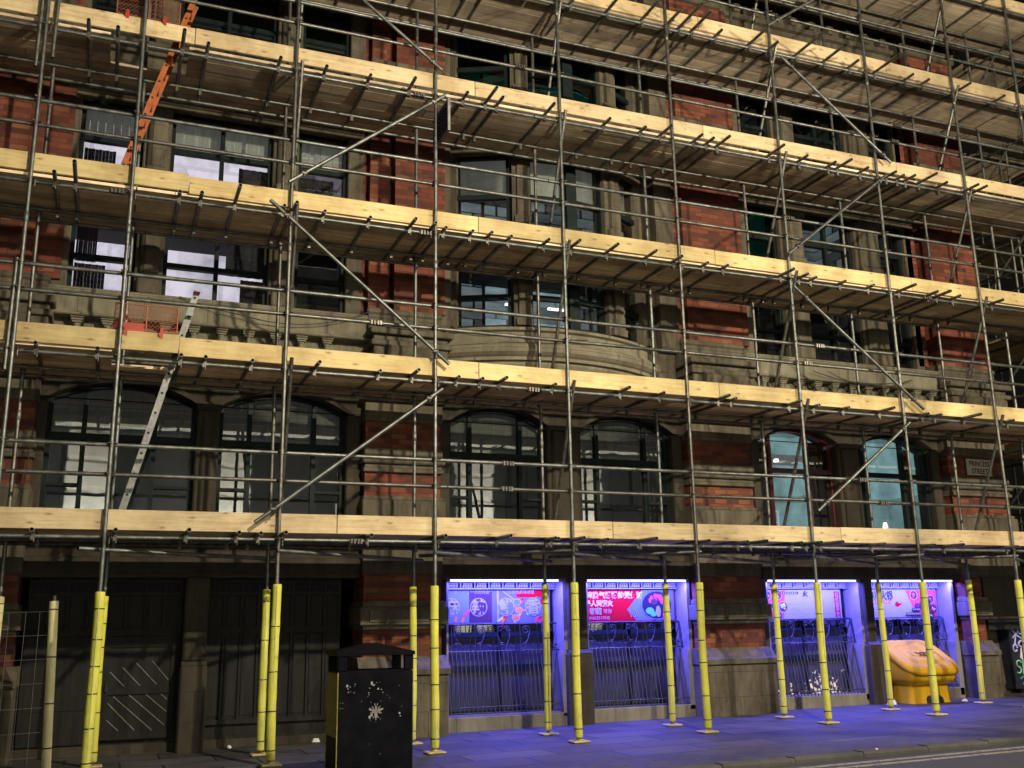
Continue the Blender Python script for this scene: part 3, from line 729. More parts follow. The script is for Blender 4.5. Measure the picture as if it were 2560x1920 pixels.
for (xa, za, xb, zb) in ((.13, 1.0, .31, .82), (.28, 1.05, .50, .82), (.44, 1.1, .70, .83), (.63, 1.12, .84, .88), (.13, .62, .47, .28), (.19, .70, .68, .27), (.38, .71, .82, .33), (.58, .71, .84, .49), (.13, .42, .28, .28), (.76, .71, .84, .64)):
    diag(xa, za, xb, zb)
part(q, "pale_board_edge", m_plain("pale board edge", (0.20, 0.19, 0.175), .7, 0, .4, 30), door)  # thin pale lines along the diagonal boards
q = MB(); q.box(.25, .35, Y-.002, Y+.018, 1.35, 1.40); part(q, "plate", m_plain("grey plate", (.25, .26, .27), .5), door)
q = MB(); q.tube((.1, Y-.03, .76), (.1, Y-.03, .84), .012, 8); q.box(.08, .12, Y-.03, Y, .78, .80); part(q, "handle", IRON, door)
s = MB(); s.bbox(.98, 1.27, 13.86, 14.5, 1.10, 2.18, .03); s.bbox(.96, 1.29, 13.80, 14.5, -.05, 1.06, .02); s.prism_x([(13.80, 1.06), (13.86, 1.11), (14.5, 1.11), (14.5, 1.06)], .97, 1.28)
part(s, "stone_post", STONE_DARK)
s = MB(); s.box(-.95, 3.2, 14.1, 14.5, -.05, .12); part(s, "step", STONE_DARK)
# posts, sills and reveals of the restaurant windows
for (p0, p1) in ((6.44, 6.76), (11.95, 12.15)):
    s = MB(); s.bbox(p0, p1, 13.93, 14.7, 1.12, 2.17, .02); s.bbox(p0-.05, p1+.03, 13.86, 14.7, -.05, 1.08, .02); s.prism_x([(13.86, 1.08), (13.93, 1.13), (14.7, 1.13), (14.7, 1.08)], p0-.03, p1+.02)
    part(s, "stone_post", STONE_DARK)
GW = [(4.55, 6.44), (6.76, 8.58), (10.02, 11.95), (12.15, 13.98)]
for (x0, x1) in GW:
    s = MB(); s.bbox(x0, x1, 13.98, 14.8, -.05, gz(x0)+.2, .012); part(s, "window_sill", STONE_PALE)
    s = MB(); s.box(x1-.06, x1-.002, 13.99, 14.75, 1.10, 2.16); s.box(x1-.10, x1-.002, 13.98, 14.75, .2, 1.10); part(s, "reveal", REVEAL)
    s = MB(); s.box(x0+.002, x0+.03, 13.99, 14.75, .2, 2.16); part(s, "reveal", REVEAL)
    f = MB(); Y = 14.41
    f.box(x0+.03, x1-.06, Y-.04, Y+.04, 1.33, 1.40); f.box(x0+.03, x0+.1, Y-.04, Y+.04, .2, 2.1); f.box(x1-.14, x1-.07, Y-.04, Y+.04, .2, 2.1)
    f.box((x0+x1)/2-.03, (x0+x1)/2+.03, Y-.04, Y+.04, .2, 2.1); f.box(x0+.03, x1-.06, Y-.05, Y+.05, .84, .93); f.box(x0+.03, x1-.06, Y-.04, Y+.04, .2, .3)
    f.box(x0+.03, x1-.06, Y-.02, Y+.04, 1.5, 2.12)
    w_ = part(f, "window", FRAME)
    q = MB(); q.add([(x0+.03, Y+.01, .2), (x1-.06, Y+.01, .2), (x1-.06, Y+.01, 2.1), (x0+.03, Y+.01, 2.1)], [(0, 1, 2, 3)]); part(q, "pane", GLASS, w_)
def m_sparkle():
    """old frosting film peeling off a lit window: bright flakes where the room's lamps show through"""
    m, nt, out = newmat("peeling window film"); g = G(nt); p = g.pos(); x, y, z = g.sep(p)
    f = g.noise(p, 13, 5, .65); big = g.noise(p, 2.6, 3)
    fade = g.math('MULTIPLY', g.math('SUBTRACT', .95, z), .22)
    k = g.ramp(g.math('ADD', g.math('MULTIPLY', f, .62), g.math('ADD', g.math('MULTIPLY', big, .42), fade)), [(0.69, (0, 0, 0)), (0.70, (1, 1, 1))])
    b = g.bsdf(out, (.03, .03, .04), .6); g.l(g.mix(k, (0, 0, 0), (1.0, .82, .72)), b.inputs['Emission Color']); b.inputs['Emission Strength'].default_value = .8; return m
FILM = m_sparkle(); FROST = m_plain("window film tinted LED blue", (.016, .016, .032), .6, 0, .6, 3)  # blue in the plain film's colour stands for the LED wash
for i, (x0, x1) in enumerate(GW):
    for (za, zb) in ((.2, .84), (.93, 1.33)): q = MB(); q.box(x0+.04, x1-.07, 14.385, 14.395, za, zb); part(q, "window_film", FILM if i > 1 else FROST)

# ================================================================== RESTAURANT FRONTS
LEDM = m_emit("led tube", (0.55, 0.6, 1.0), 4.0)
LEDLAB = ["violet-white LED tube over the banner of spice bowls", "violet-white LED tube over the red phone-number banner", "violet-white LED tube over the white menu banner", "violet-white LED tube over the hot-pot banner by the yellow grit bin"]
LEDX = [(4.6, 6.3), (6.78, 8.5), (10.04, 11.83), (12.16, 13.95)]
for (x0, x1), lb in zip(LEDX, LEDLAB):
    t = thing("led_tube_light", ((x0+x1)/2, 13.97, 2.14), lb, "light", "LED tubes over the banners")
    b = MB(); b.tube((x0, 13.97, 2.132), (x1, 13.97, 2.132), .014, 8); b.build("tube", LEDM, t)
    b = MB(); b.box(x0-.02, x1+.02, 13.95, 13.99, 2.145, 2.157); b.box(x0-.03, x0-.004, 13.95, 13.99, 2.115, 2.145); b.box(x1+.004, x1+.03, 13.95, 13.99, 2.115, 2.145); b.build("housing", IRON, t)
    L = bpy.data.lights.new("led_light", 'AREA'); L.shape = 'RECTANGLE'; L.size = x1-x0-.05; L.size_y = .03; L.energy = 185; L.color = (0.11, 0.10, 1.0)
    o = bpy.data.objects.new("led_light", L); COL.objects.link(o); o.parent = t; o.location = (0, -.01, -.03); o.rotation_euler = (math.radians(13), 0, 0)

def flat(name, c, r=.5): return m_print(name, c)
WHITE = flat("white print", (.23, .23, .24)); BLACKP = flat("black print", (.02, .02, .03)); REDP = flat("red print", (.34, .006, .010)); PINKP = flat("pink print", (.42, .055, .06))
GREYB = flat("grey wood print", (.10, .11, .16)); ORG = flat("orange print", (.45, .13, .03)); GRN = flat("green print", (.08, .34, .12)); DRK = flat("dark bowl print", (.06, .03, .04)); BLUEP = flat("blue print", (.10, .14, .3)); CREAM = flat("cream print", (.4, .36, .3))
YB_ = 14.3
def disc(mb, cx, cz, r, y, n=20, rz=None): mb.prism([(cx+r*math.cos(2*math.pi*i/n), cz+(rz or r)*math.sin(2*math.pi*i/n)) for i in range(n)], y, y+.0012)
def banner(x0, x1, z0, z1, mat, label):
    t = thing("shop_banner", ((x0+x1)/2, YB_, z0), label, "banner", "food banners under the LED tubes")
    b = MB(); b.box(x0, x1, YB_, YB_+.012, z0, z1); b.build("panel", mat, t); return t
def bowl(t, cx, cz, r, seed, rim=WHITE, fill=(ORG, GRN, PINKP, CREAM, DRK)):
    R = random.Random(seed); m = MB(); m.mat(0); disc(m, cx, cz, r, YB_-.003); m.mat(1); disc(m, cx, cz, r*.82, YB_-.0045)
    for k in range(9):
        m.mat(2+R.randrange(3)); a = R.uniform(0, 6.3); q = r*.5*math.sqrt(R.random()); disc(m, cx+q*math.cos(a), cz+q*math.sin(a), r*R.uniform(.14, .3), YB_-.0055-.0004*k, 8, r*R.uniform(.1, .26))
    fl = [fill[R.randrange(len(fill))] for _ in range(3)]
    m.build("food_picture", [rim, DRK]+fl, t)
RX = (math.pi/2, 0, 0)
# 1: spices
t = banner(4.61, 6.30, 1.53, 2.02, GREYB, "long banner with pictures of spices and four brush characters in the left-hand window")
m = MB(); m.box(4.62, 5.0, YB_-.002, YB_, 1.54, 1.97); m.mat(1); m.box(5.0, 5.02, YB_-.0025, YB_, 1.54, 2.0); m.box(5.0, 5.36, YB_-.0021, YB_, 1.54, 1.98); m.mat(2); m.box(5.75, 6.29, YB_-.002, YB_, 1.9, 2.015); m.mat(3); m.box(5.44, 5.47, YB_-.0024, YB_, 1.54, 2.0)
m.build("background_picture", [BLUEP, DRK, REDP, WHITE], t)
R_ = random.Random(3)
m = MB()
for k in range(26):
    m.mat(k % 5); cx = R_.choice([4.82, 4.9, 5.6, 5.75, 6.15, 6.1, 5.95])+R_.uniform(-.08, .08); cz = R_.uniform(1.57, 1.85); a = R_.uniform(.3, 1.2)
    L = R_.uniform(.03, .1); dx, dz = L*math.cos(a), L*math.sin(a); y = YB_-.0032-.0001*k
    m.prism([(cx-dx-.02, cz-dz), (cx-dx+.015, cz-dz-.02), (cx+dx+.02, cz+dz), (cx+dx-.015, cz+dz+.02)], y, y+.0008)
m.build("spice_picture", [ORG, PINKP, BLUEP, CREAM, REDP], t)
for cx, cz in ((5.76, 1.83), (5.79, 1.71), (5.74, 1.60)):
    m = MB(); m.mat(0); disc(m, cx, cz, .07, YB_-.0062, 16, .055); m.mat(1); disc(m, cx, cz, .052, YB_-.0072, 16, .04); m.mat(0)
    m.prism([(cx-.05, cz+.03), (cx-.04, cz+.045), (cx-.22, cz+.17), (cx-.235, cz+.155)], YB_-.0065, YB_-.006); m.build("spoon_picture", [WHITE, ORG if cz < 1.8 else BLUEP], t)
for cx, ch, col in ((4.72, "麻", BLUEP), (5.15, "辣", REDP), (5.58, "鮮", BLUEP), (6.02, "香", BLUEP)):
    m = MB(); m.mat(0); disc(m, cx, 1.76, .135, YB_-.0078); m.mat(1); disc(m, cx, 1.76, .122, YB_-.0088); m.build("medallion", [WHITE, DRK if ch == "辣" else col], t)
    text(ch, .23, (cx, YB_-.0115, 1.675), WHITE, "lettering", t, RX, .001, 'CENTER', 1, .006)
text("不只是一次又一次的味蕾", .062, (4.64, YB_-.004, 1.955), WHITE, "lettering", t, RX, .001)
text("一品香色美味诱惑", .062, (5.55, YB_-.004, 1.955), WHITE, "lettering", t, RX, .001)
# 2: red
t = banner(6.79, 8.47, 1.53, 2.01, REDP, "red banner with white characters, a phone number and a claypot rice bowl")
for s_, sz, z, wx, bold, mt in (("一碗热气腾腾的煲仔饭", .108, 1.885, 1.02, .004, CREAM), ("便是人间烟火", .1, 1.765, .95, .004, CREAM), ("我在", .075, 1.655, 1, 0, WHITE)): text(s_, sz, (6.80, YB_-.003, z), mt, "lettering", t, RX, .001, 'LEFT', wx, bold)
text("咖莉", .10, (6.97, YB_-.003, 1.645), WHITE, "lettering", t, RX, .001, 'LEFT', 1, .006); text("等你", .075, (7.2, YB_-.003, 1.655), WHITE, "lettering", t, RX, .001)
text("TEL:  01612117545", .062, (6.80, YB_-.003, 1.56), WHITE, "lettering", t, RX, .001, 'LEFT', 1.05, .001)
m = MB(); m.mat(1); m.prism([(7.62, 1.70), (7.9, 2.0), (8.46, 2.0), (8.46, 1.54), (7.78, 1.54)], YB_-.0015, YB_); m.mat(0)
for k in range(5): m.path([(7.66+.035*k+.01*j, YB_-.003, 1.70-.05*j+.004*j*j) for j in range(4)] , .006, 4)
m.build("background_picture", [WHITE, BLUEP], t)
m = MB(); m.mat(0); disc(m, 8.15, 1.77, .29, YB_-.0042, 28, .235); m.mat(1); disc(m, 8.15, 1.77, .262, YB_-.0055, 28, .21); m.mat(0)
for k in range(10): a = 2*math.pi*k/10; m.path([(8.15+.275*math.cos(a+q*.1), YB_-.0065, 1.77+.222*math.sin(a+q*.1)) for q in range(4)], .004, 4)
for k in range(16):
    m.mat(2); a = R_.uniform(-.2, 3.2); q = R_.uniform(.06, .19); disc(m, 8.15+q*math.cos(a), 1.80+q*.75*math.sin(a), R_.uniform(.025, .05), YB_-.0066-.0002*k, 8)
m.mat(3); disc(m, 8.02, 1.68, .075, YB_-.0105, 10, .055); disc(m, 8.08, 1.63, .06, YB_-.011, 10, .04); m.mat(4); disc(m, 8.17, 1.67, .045, YB_-.0115, 10, .09); m.mat(5); disc(m, 8.1, 1.82, .06, YB_-.0108, 9, .05); m.mat(2)
m.prism([(8.24, 1.58), (8.3, 1.6), (8.33, 1.8), (8.27, 1.8)], YB_-.0117, YB_-.0108); m.build("bowl_picture", [BLUEP, BLACKP, PINKP, GRN, WHITE, DRK], t)
# 3: menu
t = banner(10.08, 11.76, 1.50, 2.0, WHITE, "white menu banner with pink food pictures on its left end and a red vertical strip")
m = MB(); m.prism([(10.1, 1.51), (10.13, 1.99), (10.62, 1.99), (10.56, 1.51)], YB_-.002, YB_); m.build("background_picture", PINKP, t)
for i, (cx, cz, r) in enumerate(((10.25, 1.91, .085), (10.47, 1.92, .085), (10.17, 1.75, .085), (10.38, 1.74, .075), (10.56, 1.72, .095), (10.24, 1.58, .08), (10.47, 1.57, .07))): bowl(t, cx, cz, r, i)
m = MB(); m.mat(0); m.box(10.44, 10.88, YB_-.003, YB_, 1.925, 1.965); m.mat(1)
for k in range(11): x = 10.46+k*.037; m.box(x, x+.022, YB_-.004, YB_-.003, 1.93, 1.96)
m.mat(2)
for rr in range(7):
    z = 1.80-rr*.04
    for x0 in (10.72, 11.2):
        n = 3 if rr % 2 == 0 else 9; 
        for k in range(n): xx = x0+(.12 if n == 3 else 0)+k*.042; m.box(xx, xx+.032, YB_-.003, YB_, z, z+.01)
for k in range(14): m.box(10.78+k*.045, 10.81+k*.045, YB_-.003, YB_, 1.865, 1.88)
m.build("small_print", [BLACKP, WHITE, flat("grey ink", (.25, .25, .4))], t)
text("火", .10, (11.02, YB_-.003, 1.895), BLACKP, "lettering", t, RX, .001, 'CENTER', 1, .004)
m = MB(); m.box(11.62, 11.73, YB_-.003, YB_, 1.54, 1.965); m.build("red_strip", REDP, t)
for k, ch in enumerate("桂林面手艺"): text(ch, .082, (11.675, YB_-.005, 1.885-k*.083), WHITE, "lettering", t, RX, .001, 'CENTER', 1, .002)
# 4: hot pot
t = banner(12.18, 13.87, 1.49, 2.0, WHITE, "white hot-pot banner with big black characters and a pink corner of bowls")
text("正宗四川火锅", .165, (12.07, YB_-.003, 1.835), BLACKP, "lettering", t, RX, .001, 'LEFT', .83, .004)
m = MB(); m.mat(0)
for k in range(8): disc(m, 12.40+k*.062, 1.785, .029, YB_-.002, 12)
m.mat(1)
for k in range(8): disc(m, 12.40+k*.062, 1.785, .017, YB_-.003, 10)
m.build("red_seals", [REDP, CREAM], t)
m = MB(); disc(m, 12.98, 1.74, .06, YB_-.002, 10, .04); m.prism([(13.03, 1.75), (13.08, 1.785), (13.06, 1.72)], YB_-.002, YB_); m.prism([(12.92, 1.75), (12.98, 1.80), (13.0, 1.77)], YB_-.0024, YB_-.0004); m.build("fish_logo", REDP, t)
m = MB(); m.prism([(13.18, 1.985), (13.86, 1.985), (13.86, 1.51), (13.40, 1.51)], YB_-.002, YB_); m.build("background_picture", PINKP, t)
for i, (cx, cz, r) in enumerate(((13.36, 1.90, .085), (13.74, 1.83, .075), (13.6, 1.72, .13), (13.78, 1.66, .075), (13.42, 1.70, .06), (13.72, 1.555, .07))): bowl(t, cx, cz, r, 20+i, WHITE if i < 2 else DRK)
m = MB(); m.mat(0); m.box(13.28, 13.46, YB_-.02, YB_-.019, 1.63, 1.675); m.box(13.14, 13.48, YB_-.02, YB_-.019, 1.555, 1.60); m.mat(1)
for k in range(4): m.box(13.30+k*.04, 13.325+k*.04, YB_-.022, YB_-.0202, 1.64, 1.668)
for k in range(7): m.box(13.16+k*.045, 13.188+k*.045, YB_-.022, YB_-.0202, 1.562, 1.593)
m.mat(2)
for rr in range(4):
    for k in range(8-rr): m.box(12.24+k*.05, 12.28+k*.05, YB_-.003, YB_, 1.71-rr*.04, 1.718-rr*.04)
for k in range(16): m.box(12.24+k*.055, 12.285+k*.055, YB_-.003, YB_, 1.515, 1.526)
m.build("small_print", [BLACKP, WHITE, flat("grey ink pale", (.3, .3, .45))], t)

# ------------------------------------------------------------------ iron window grilles
GL = ["black wrought iron window grille below the banner of spice bowls", "black wrought iron window grille below the red phone-number banner", "black wrought iron window grille below the white menu banner", "black wrought iron window grille behind the yellow grit bin"]
def ry(z): return 14.26-.26*(1.52-z)/1.22
def spiral(cx, cz, r, turns, sgn, y, a0=0): return [(cx+sgn*r*(1-.8*i/18)*math.cos(a0+turns*2*math.pi*i/18), y, cz+r*(1-.8*i/18)*math.sin(a0+turns*2*math.pi*i/18)) for i in range(19)]
for (x0, x1), lb in zip([(4.62, 6.40), (6.79, 8.50), (10.09, 11.88), (12.18, 13.9)], GL):
    t = thing("window_grille", ((x0+x1)/2, 14.1, .3), lb, "grille", "iron grilles of the restaurant windows")
    b = MB()
    for z, r in ((1.515, .014), (1.13, .011), (.37, .011), (.29, .011)): b.tube((x0, ry(z), z), (x1, ry(z), z), r, 6)
    for xx in (x0, x1): b.tube((xx, ry(.29), .29), (xx, ry(1.515), 1.515), .014, 6)
    b.build("frame", IRON, t)
    b = MB(); n = 27
    for i in range(1, n): xx = x0+(x1-x0)*i/n; b.tube((xx, ry(.29)-.012, .29), (xx, ry(1.13)-.012, 1.13), .0075, 6)
    b.build("bars", IRON, t)
    b = MB(); n = 5; W = (x1-x0)/n
    for i in range(n):
        cx = x0+W*(i+.5); y = ry(1.4)-.01
        if i == 2:
            for sg in (-1, 1): b.path(spiral(cx+sg*.055, 1.44, .05, 1.3, -sg, y), .007, 5); b.path([(cx+sg*.105, y, 1.44), (cx+sg*.08, y-.02, 1.3), (cx, y-.05, 1.14)], .007, 5)
        else:
            sg = 1 if i % 2 else -1
            b.path(spiral(cx, 1.42, .068, 1.5, sg, y), .0075, 5); b.path([(cx+sg*.068, y, 1.42), (cx+sg*.03, y-.02, 1.3), (cx-sg*.09, y-.05, 1.15)], .0075, 5)
        b.path(spiral(cx-.04, 1.20, .05, 1.4, 1, y-.05, 1), .007, 5)
        for q in (-.5, -.28, .5): b.tube((cx+q*W, y-.055, 1.13), (cx+q*W, y, 1.515), .006, 5)
        for q in (-.4, .3): b.tube((cx+q*W, y-.05, 1.14), (cx+q*W, y-.045, 1.24), .006, 5); b.tube((cx+q*W-.03, y-.047, 1.2), (cx+q*W+.03, y-.047, 1.2), .006, 5)
    b.build("scrollwork", IRON, t)
    b = MB(); n = 8; W = (x1-x0)/n
    for zz in (2.125, 2.025): b.box(x0, x1, 14.24, 14.255, zz-.008, zz+.008)
    for i in range(n):
        a = x0+i*W; b.box(a, a+.014, 14.235, 14.255, 2.02, 2.13)
        for k in range(3): zz = 2.05+k*.024; b.box(a+.03+.01*k, a+W-.03, 14.24, 14.25, zz-.006, zz+.006)
        for k in range(4): b.box(a+.045+k*.04, a+.057+k*.04, 14.2405, 14.2495, 2.05, 2.09)
    b.build("fretwork", flat("iron with LED glow in colour", (.22, .22, .28)), t)  # LED light put into the fretwork as a paler, bluer colour

# ------------------------------------------------------------------ street name plate
t = thing("street_sign", (14.8, 13.8, 4.03), "pale street name plate reading PRINCESS STREET on the corner pier", "street sign")
b = MB(); b.bbox(14.50, 15.10, 13.835, 13.87, 4.03, 4.33, .008); b.build("plate", flat("pale sign enamel", (.42, .38, .34)), t)
b = MB(); b.box(14.48, 15.12, 13.85, 13.868, 4.33, 4.345); b.box(14.48, 15.12, 13.85, 13.868, 4.015, 4.03); b.box(14.48, 14.5, 13.85, 13.868, 4.03, 4.33); b.box(15.1, 15.12, 13.85, 13.868, 4.03, 4.33); b.build("rim", IRON, t)
for s_, z in (("PRINCESS", 4.20), ("STREET", 4.06)): text(s_, .135, (14.8, 13.832, z), BLACKP, "lettering", t, RX, .001, 'CENTER', .84 if s_[0] == "P" else .9, .002)

# ================================================================== SCAFFOLD
YF, YI = 11.918, 12.95
SX = [-3.05, -1.14, -.05, 1.83, 3.73, 5.60, 7.46, 9.40, 11.33, 13.24, 14.81]
IX = [-3.0, -1.10, 0.0, 1.87, 3.76, 5.64, 7.54, 9.43, 11.41, 13.30, 14.9]
LZ = [2.50, 4.54, 6.56, 8.555, 10.48, 12.5]
RZ = [3.19, 3.525, 5.25, 5.555, 7.275, 7.59, 9.29, 9.61, 11.19, 11.53]
RT = .0242
SCF = thing("scaffold", (6, 12.4, .05), "galvanised tube scaffold with yellow-sleeved legs standing in front of the whole facade", "scaffold")
def sp(mb, name, mats, parent=SCF): return mb.build(name, mats, parent)
def sleeve(x, y, z0, z1, mat, parent, r=.052):
    R = random.Random(int(x*1000)+int(y*10)); b = MB(); n = 6
    b.mat(0); prof = []; z = z0; L = (z1-z0)/n
    dx = R.uniform(-.004, .004)
    b.lathe([(r*.96, z0), (r, z0+.02)]+[(r*R.uniform(.95, 1.03), z0+(z1-z0)*k/16) for k in range(1, 16)]+[(r, z1-.01), (r*.9, z1)], x+dx, y, 14)
    b.mat(1); zz = z0+.1
    while zz < z1-.08:
        b.lathe([(r*1.03, zz), (r*1.07, zz+.003), (r*1.07, zz+.009), (r*1.03, zz+.012)], x+dx, y, 14); zz += R.uniform(.24, .5)
    ph, am = R.uniform(0, 6), R.uniform(.002, .009)
    for v in b.v: v.x += am*math.sin(v.z*2.6+ph); v.y += am*math.cos(v.z*2.1+ph)
    # seam where the foam is slit
    b.mat(2); b.box(x+dx-.004, x+dx+.004, y-r*1.035, y-r*.9, z0+.02, z1-.02)
    return b.build("foam_sleeve", [mat, TIE, FOAM_PALE if mat == FOAM else FOAM], parent)
def coupler(mb, x, y, z, ax='x'):
    mb.tube((x, y, z-.026), (x, y, z+.026), .034, 10); mb.box(x-.03, x+.03, y+.01, y+.062, z-.032, z+.032)
    mb.tube((x+.03, y-.03, z), (x+.062, y-.045, z), .010, 6); mb.tube((x-.012, y-.03, z+.012), (x-.04, y-.052, z+.012), .009, 6)
cnt = 0; rest = MB()
for k, x in enumerate(SX):
    b = MB(); zb = gz(x)
    b.tube((x, YF, zb+.03), (x, YF, 6.1), RT, 12, False); b.tube((x+.001, YF, 6.1), (x+.002, YF, 14.6), RT, 12, False)
    for zz in (6.1, 10.3): b.lathe([(RT, zz-.06), (RT+.006, zz-.055), (RT+.006, zz+.055), (RT, zz+.06)], x, YF, 10)
    s = sp(b, "standard", TUBE if k % 3 else TUBE_OLD)
    if k < 10: sleeve(x, YF, zb+.06, [1.93, 1.93, 1.91, 1.99, 1.97, 2.01, 2.01, 2.01, 2.02, 2.05][k], FOAM, s)
    b = MB(); b.bbox(x-.115, x+.115, YF-.115, YF+.115, zb+.002, zb+.028, .012); b.lathe([(.05, zb+.028), (.05, zb+.034), (.03, zb+.036), (.03, zb+.07)], x, YF, 10); b.build("base_plate", BASEP, s)
    for z in LZ+RZ:
        if z < 9 and k > 0 and cnt < 98: b = MB(); coupler(b, x, YF, z); b.build("coupler", CLAMP, s); cnt += 1
        else: coupler(rest, x, YF, z)
for k, x in enumerate(IX):
    b = MB(); zb = gz(x); b.tube((x, YI, zb+.03), (x, YI, 14.6), RT, 10, False)
    for zz in (4.0, 8.1): b.lathe([(RT, zz-.06), (RT+.006, zz-.055), (RT+.006, zz+.055), (RT, zz+.06)], x, YI, 10)
    s = sp(b, "standard", TUBE_OLD if k % 2 else TUBE)
    if k < 10: sleeve(x, YI, zb+.06, [1.9, 1.9, 1.9, 1.97, 2.0, 2.03, 2.04, 2.04, 2.05, 2.10][k], FOAM if k > 2 else FOAM_PALE if k == 1 else FOAM, s, .047)
    b = MB(); b.bbox(x-.115, x+.115, YI-.1, YI+.1, zb+.002, zb+.028, .012); b.build("base_plate", BASEP, s)
for (x, z0, z1) in ((-1.21, 8.0, 9.5), (-1.04, 8.15, 9.15), (-1.2, 4.3, 5.6)):
    b = MB(); b.tube((x, YF+.01, z0), (x+.01, YF+.01, z1), RT, 10, True, None, .05); sp(b, "standard", [TUBE_OLD, BORE])
XE = 17.3
for z in LZ:
    b = MB(); b.tube((-3.3, YF+.05, z), (5.2, YF+.05, z), RT, 10, True, None, .05); b.tube((5.22, YF+.051, z), (XE, YF+.051, z), RT, 10); sp(b, "ledger", TUBE)
    b = MB(); b.tube((-3.3, YI-.05, z+.04), (XE, YI-.05, z+.04), RT, 10); sp(b, "inner_ledger", TUBE_OLD)
    b = MB(); b.tube((-3.3, YI+.27, z+.02), (XE, YI+.27, z+.02), RT, 8); sp(b, "inner_ledger", TUBE_OLD)
for i, z in enumerate(RZ):
    b = MB(); c = 3.9+(i*2.7) % 6; b.tube((-3.3, YF+.05, z+.004), (c, YF+.05, z), RT, 10); b.tube((c+.01, YF+.05, z-.001), (XE, YF+.05, z+.002), RT, 10)
    r = sp(b, "guard_rail", TUBE if i % 2 else TUBE_OLD)
for (x, z) in ((4.72, 3.525), (4.70, 3.195), (10.42, 3.525), (10.78, 3.19), (9.85, 5.555), (9.6, 5.26), (2.95, 5.25), (5.0, 9.29), (9.5, 7.59), (9.45, 7.28), (11.9, 9.61), (11.8, 9.3), (10.1, 11.53), (9.8, 11.2), (5.1, 4.53), (2.75, 2.50), (3.6, 6.55), (-.2, 6.57), (12.1, 6.57), (3.5, 8.55)):
    b = MB(); b.tube((x-.085, YF+.05, z), (x+.085, YF+.05, z), .033, 10)
    for q in (-.06, -.02, .025, .06): b.box(x+q-.012, x+q+.012, YF-.012, YF+.02, z-.035, z+.02)
    sp(b, "sleeve_coupler", CLAMP)
for z in LZ[1:5]:
    for k in range(1, 10):
        coupler(rest, IX[k], YI, z+.04)
for x in SX: 
    for z in LZ[:5]: rest.tube((x+.05, YF+.02, z-.07), (x+.05, YF+.02, z+.03), .012, 6)
tag(sp(rest, "couplers", CLAMP), kind='stuff')
TIPS = [
 (LZ[0], [(-.76, 2.51), (.06, 2.53), (.82, 2.55), (1.36, 2.55), (1.6, 2.55), (1.88, 2.55), (2.88, 2.56), (3.8, 2.57), (4.65, 2.6), (5.26, 2.6), (5.3, 2.58), (5.66, 2.59), (6.0, 2.58), (6.66, 2.59), (6.72, 2.58), (7.53, 2.58), (8.14, 2.57), (8.46, 2.56), (9.04, 2.56), (9.38, 2.56), (9.76, 2.56), (10.51, 2.53), (11.44, 2.54), (12.01, 2.56), (13.1, 2.56), (13.9, 2.56)]),
 (LZ[1], [(-.9, 4.56), (-.27, 4.55), (.62, 4.54), (.89, 4.54), (1.42, 4.54), (2.21, 4.6), (2.96, 4.53), (3.45, 4.6), (3.98, 4.53), (4.3, 4.53), (4.63, 4.59), (5.32, 4.52), (6.42, 4.59), (6.95, 4.51), (8.01, 4.59), (8.12, 4.52), (9.24, 4.59), (9.56, 4.52), (10.1, 4.52), (10.96, 4.6), (11.62, 4.53), (11.87, 4.53), (12.7, 4.61), (13.38, 4.55)]),
 (LZ[2], [(-.88, 6.59), (-.68, 6.75), (.49, 6.54), (.74, 6.58), (1.18, 6.74), (1.72, 6.54), (1.87, 6.62), (2.22, 6.55), (2.8, 6.54), (3.4, 6.62), (3.67, 6.6), (3.81, 6.55), (4.18, 6.53), (4.45, 6.57), (4.73, 6.51), (5.28, 6.58), (5.75, 6.63), (6.34, 6.65), (6.95, 6.63), (7.37, 6.6), (7.8, 6.53), (8.14, 6.55), (9.32, 6.64), (9.57, 6.59), (9.72, 6.53), (10.27, 6.53), (10.82, 6.55), (11.67, 6.66), (12.11, 6.59), (12.39, 6.63), (12.58, 6.57), (13.51, 6.6)]),
 (LZ[3], [(-1.9, 8.6), (-.67, 8.59), (-.34, 8.57), (.42, 8.7), (.71, 8.58), (1.6, 8.57), (2.19, 8.57), (2.77, 8.56), (3.38, 8.64), (4.12, 8.57), (4.55, 8.73), (4.64, 8.6), (5.42, 8.65), (6.3, 8.58), (6.88, 8.55), (7.32, 8.65), (7.85, 8.6), (8.05, 8.58), (8.34, 8.66), (9.34, 8.69), (9.77, 8.58), (10.31, 8.56), (10.64, 8.66), (10.96, 8.57), (11.53, 8.59), (11.69, 8.55), (11.93, 8.59), (12.41, 8.7), (12.61, 8.57), (13.31, 8.64), (13.5, 8.64)]),
 (LZ[4], [(2.6, 10.6), (3.4, 10.6), (4.45, 10.75), (4.65, 10.7), (5.6, 10.5), (6.0, 10.75), (6.66, 10.8), (7.2, 10.7), (7.6, 10.65), (8.0, 10.9), (8.15, 10.75), (8.34, 10.48), (9.2, 10.7), (9.39, 10.5), (10.3, 10.9), (10.67, 10.67), (11.0, 10.51), (11.77, 10.7), (12.16, 10.49), (12.5, 10.46), (13.45, 10.58), (14.23, 10.49)]),
 (LZ[5], [(8.0, 12.6), (9.1, 12.7), (10.0, 12.6), (10.9, 12.6), (11.6, 12.65), (12.5, 12.6), (13.4, 12.6), (14.4, 12.6)])]
TEAL_TUBE = m_tube("green painted tube end", (0.035, 0.10, 0.08), .3)
nt = 0; farmb = MB()
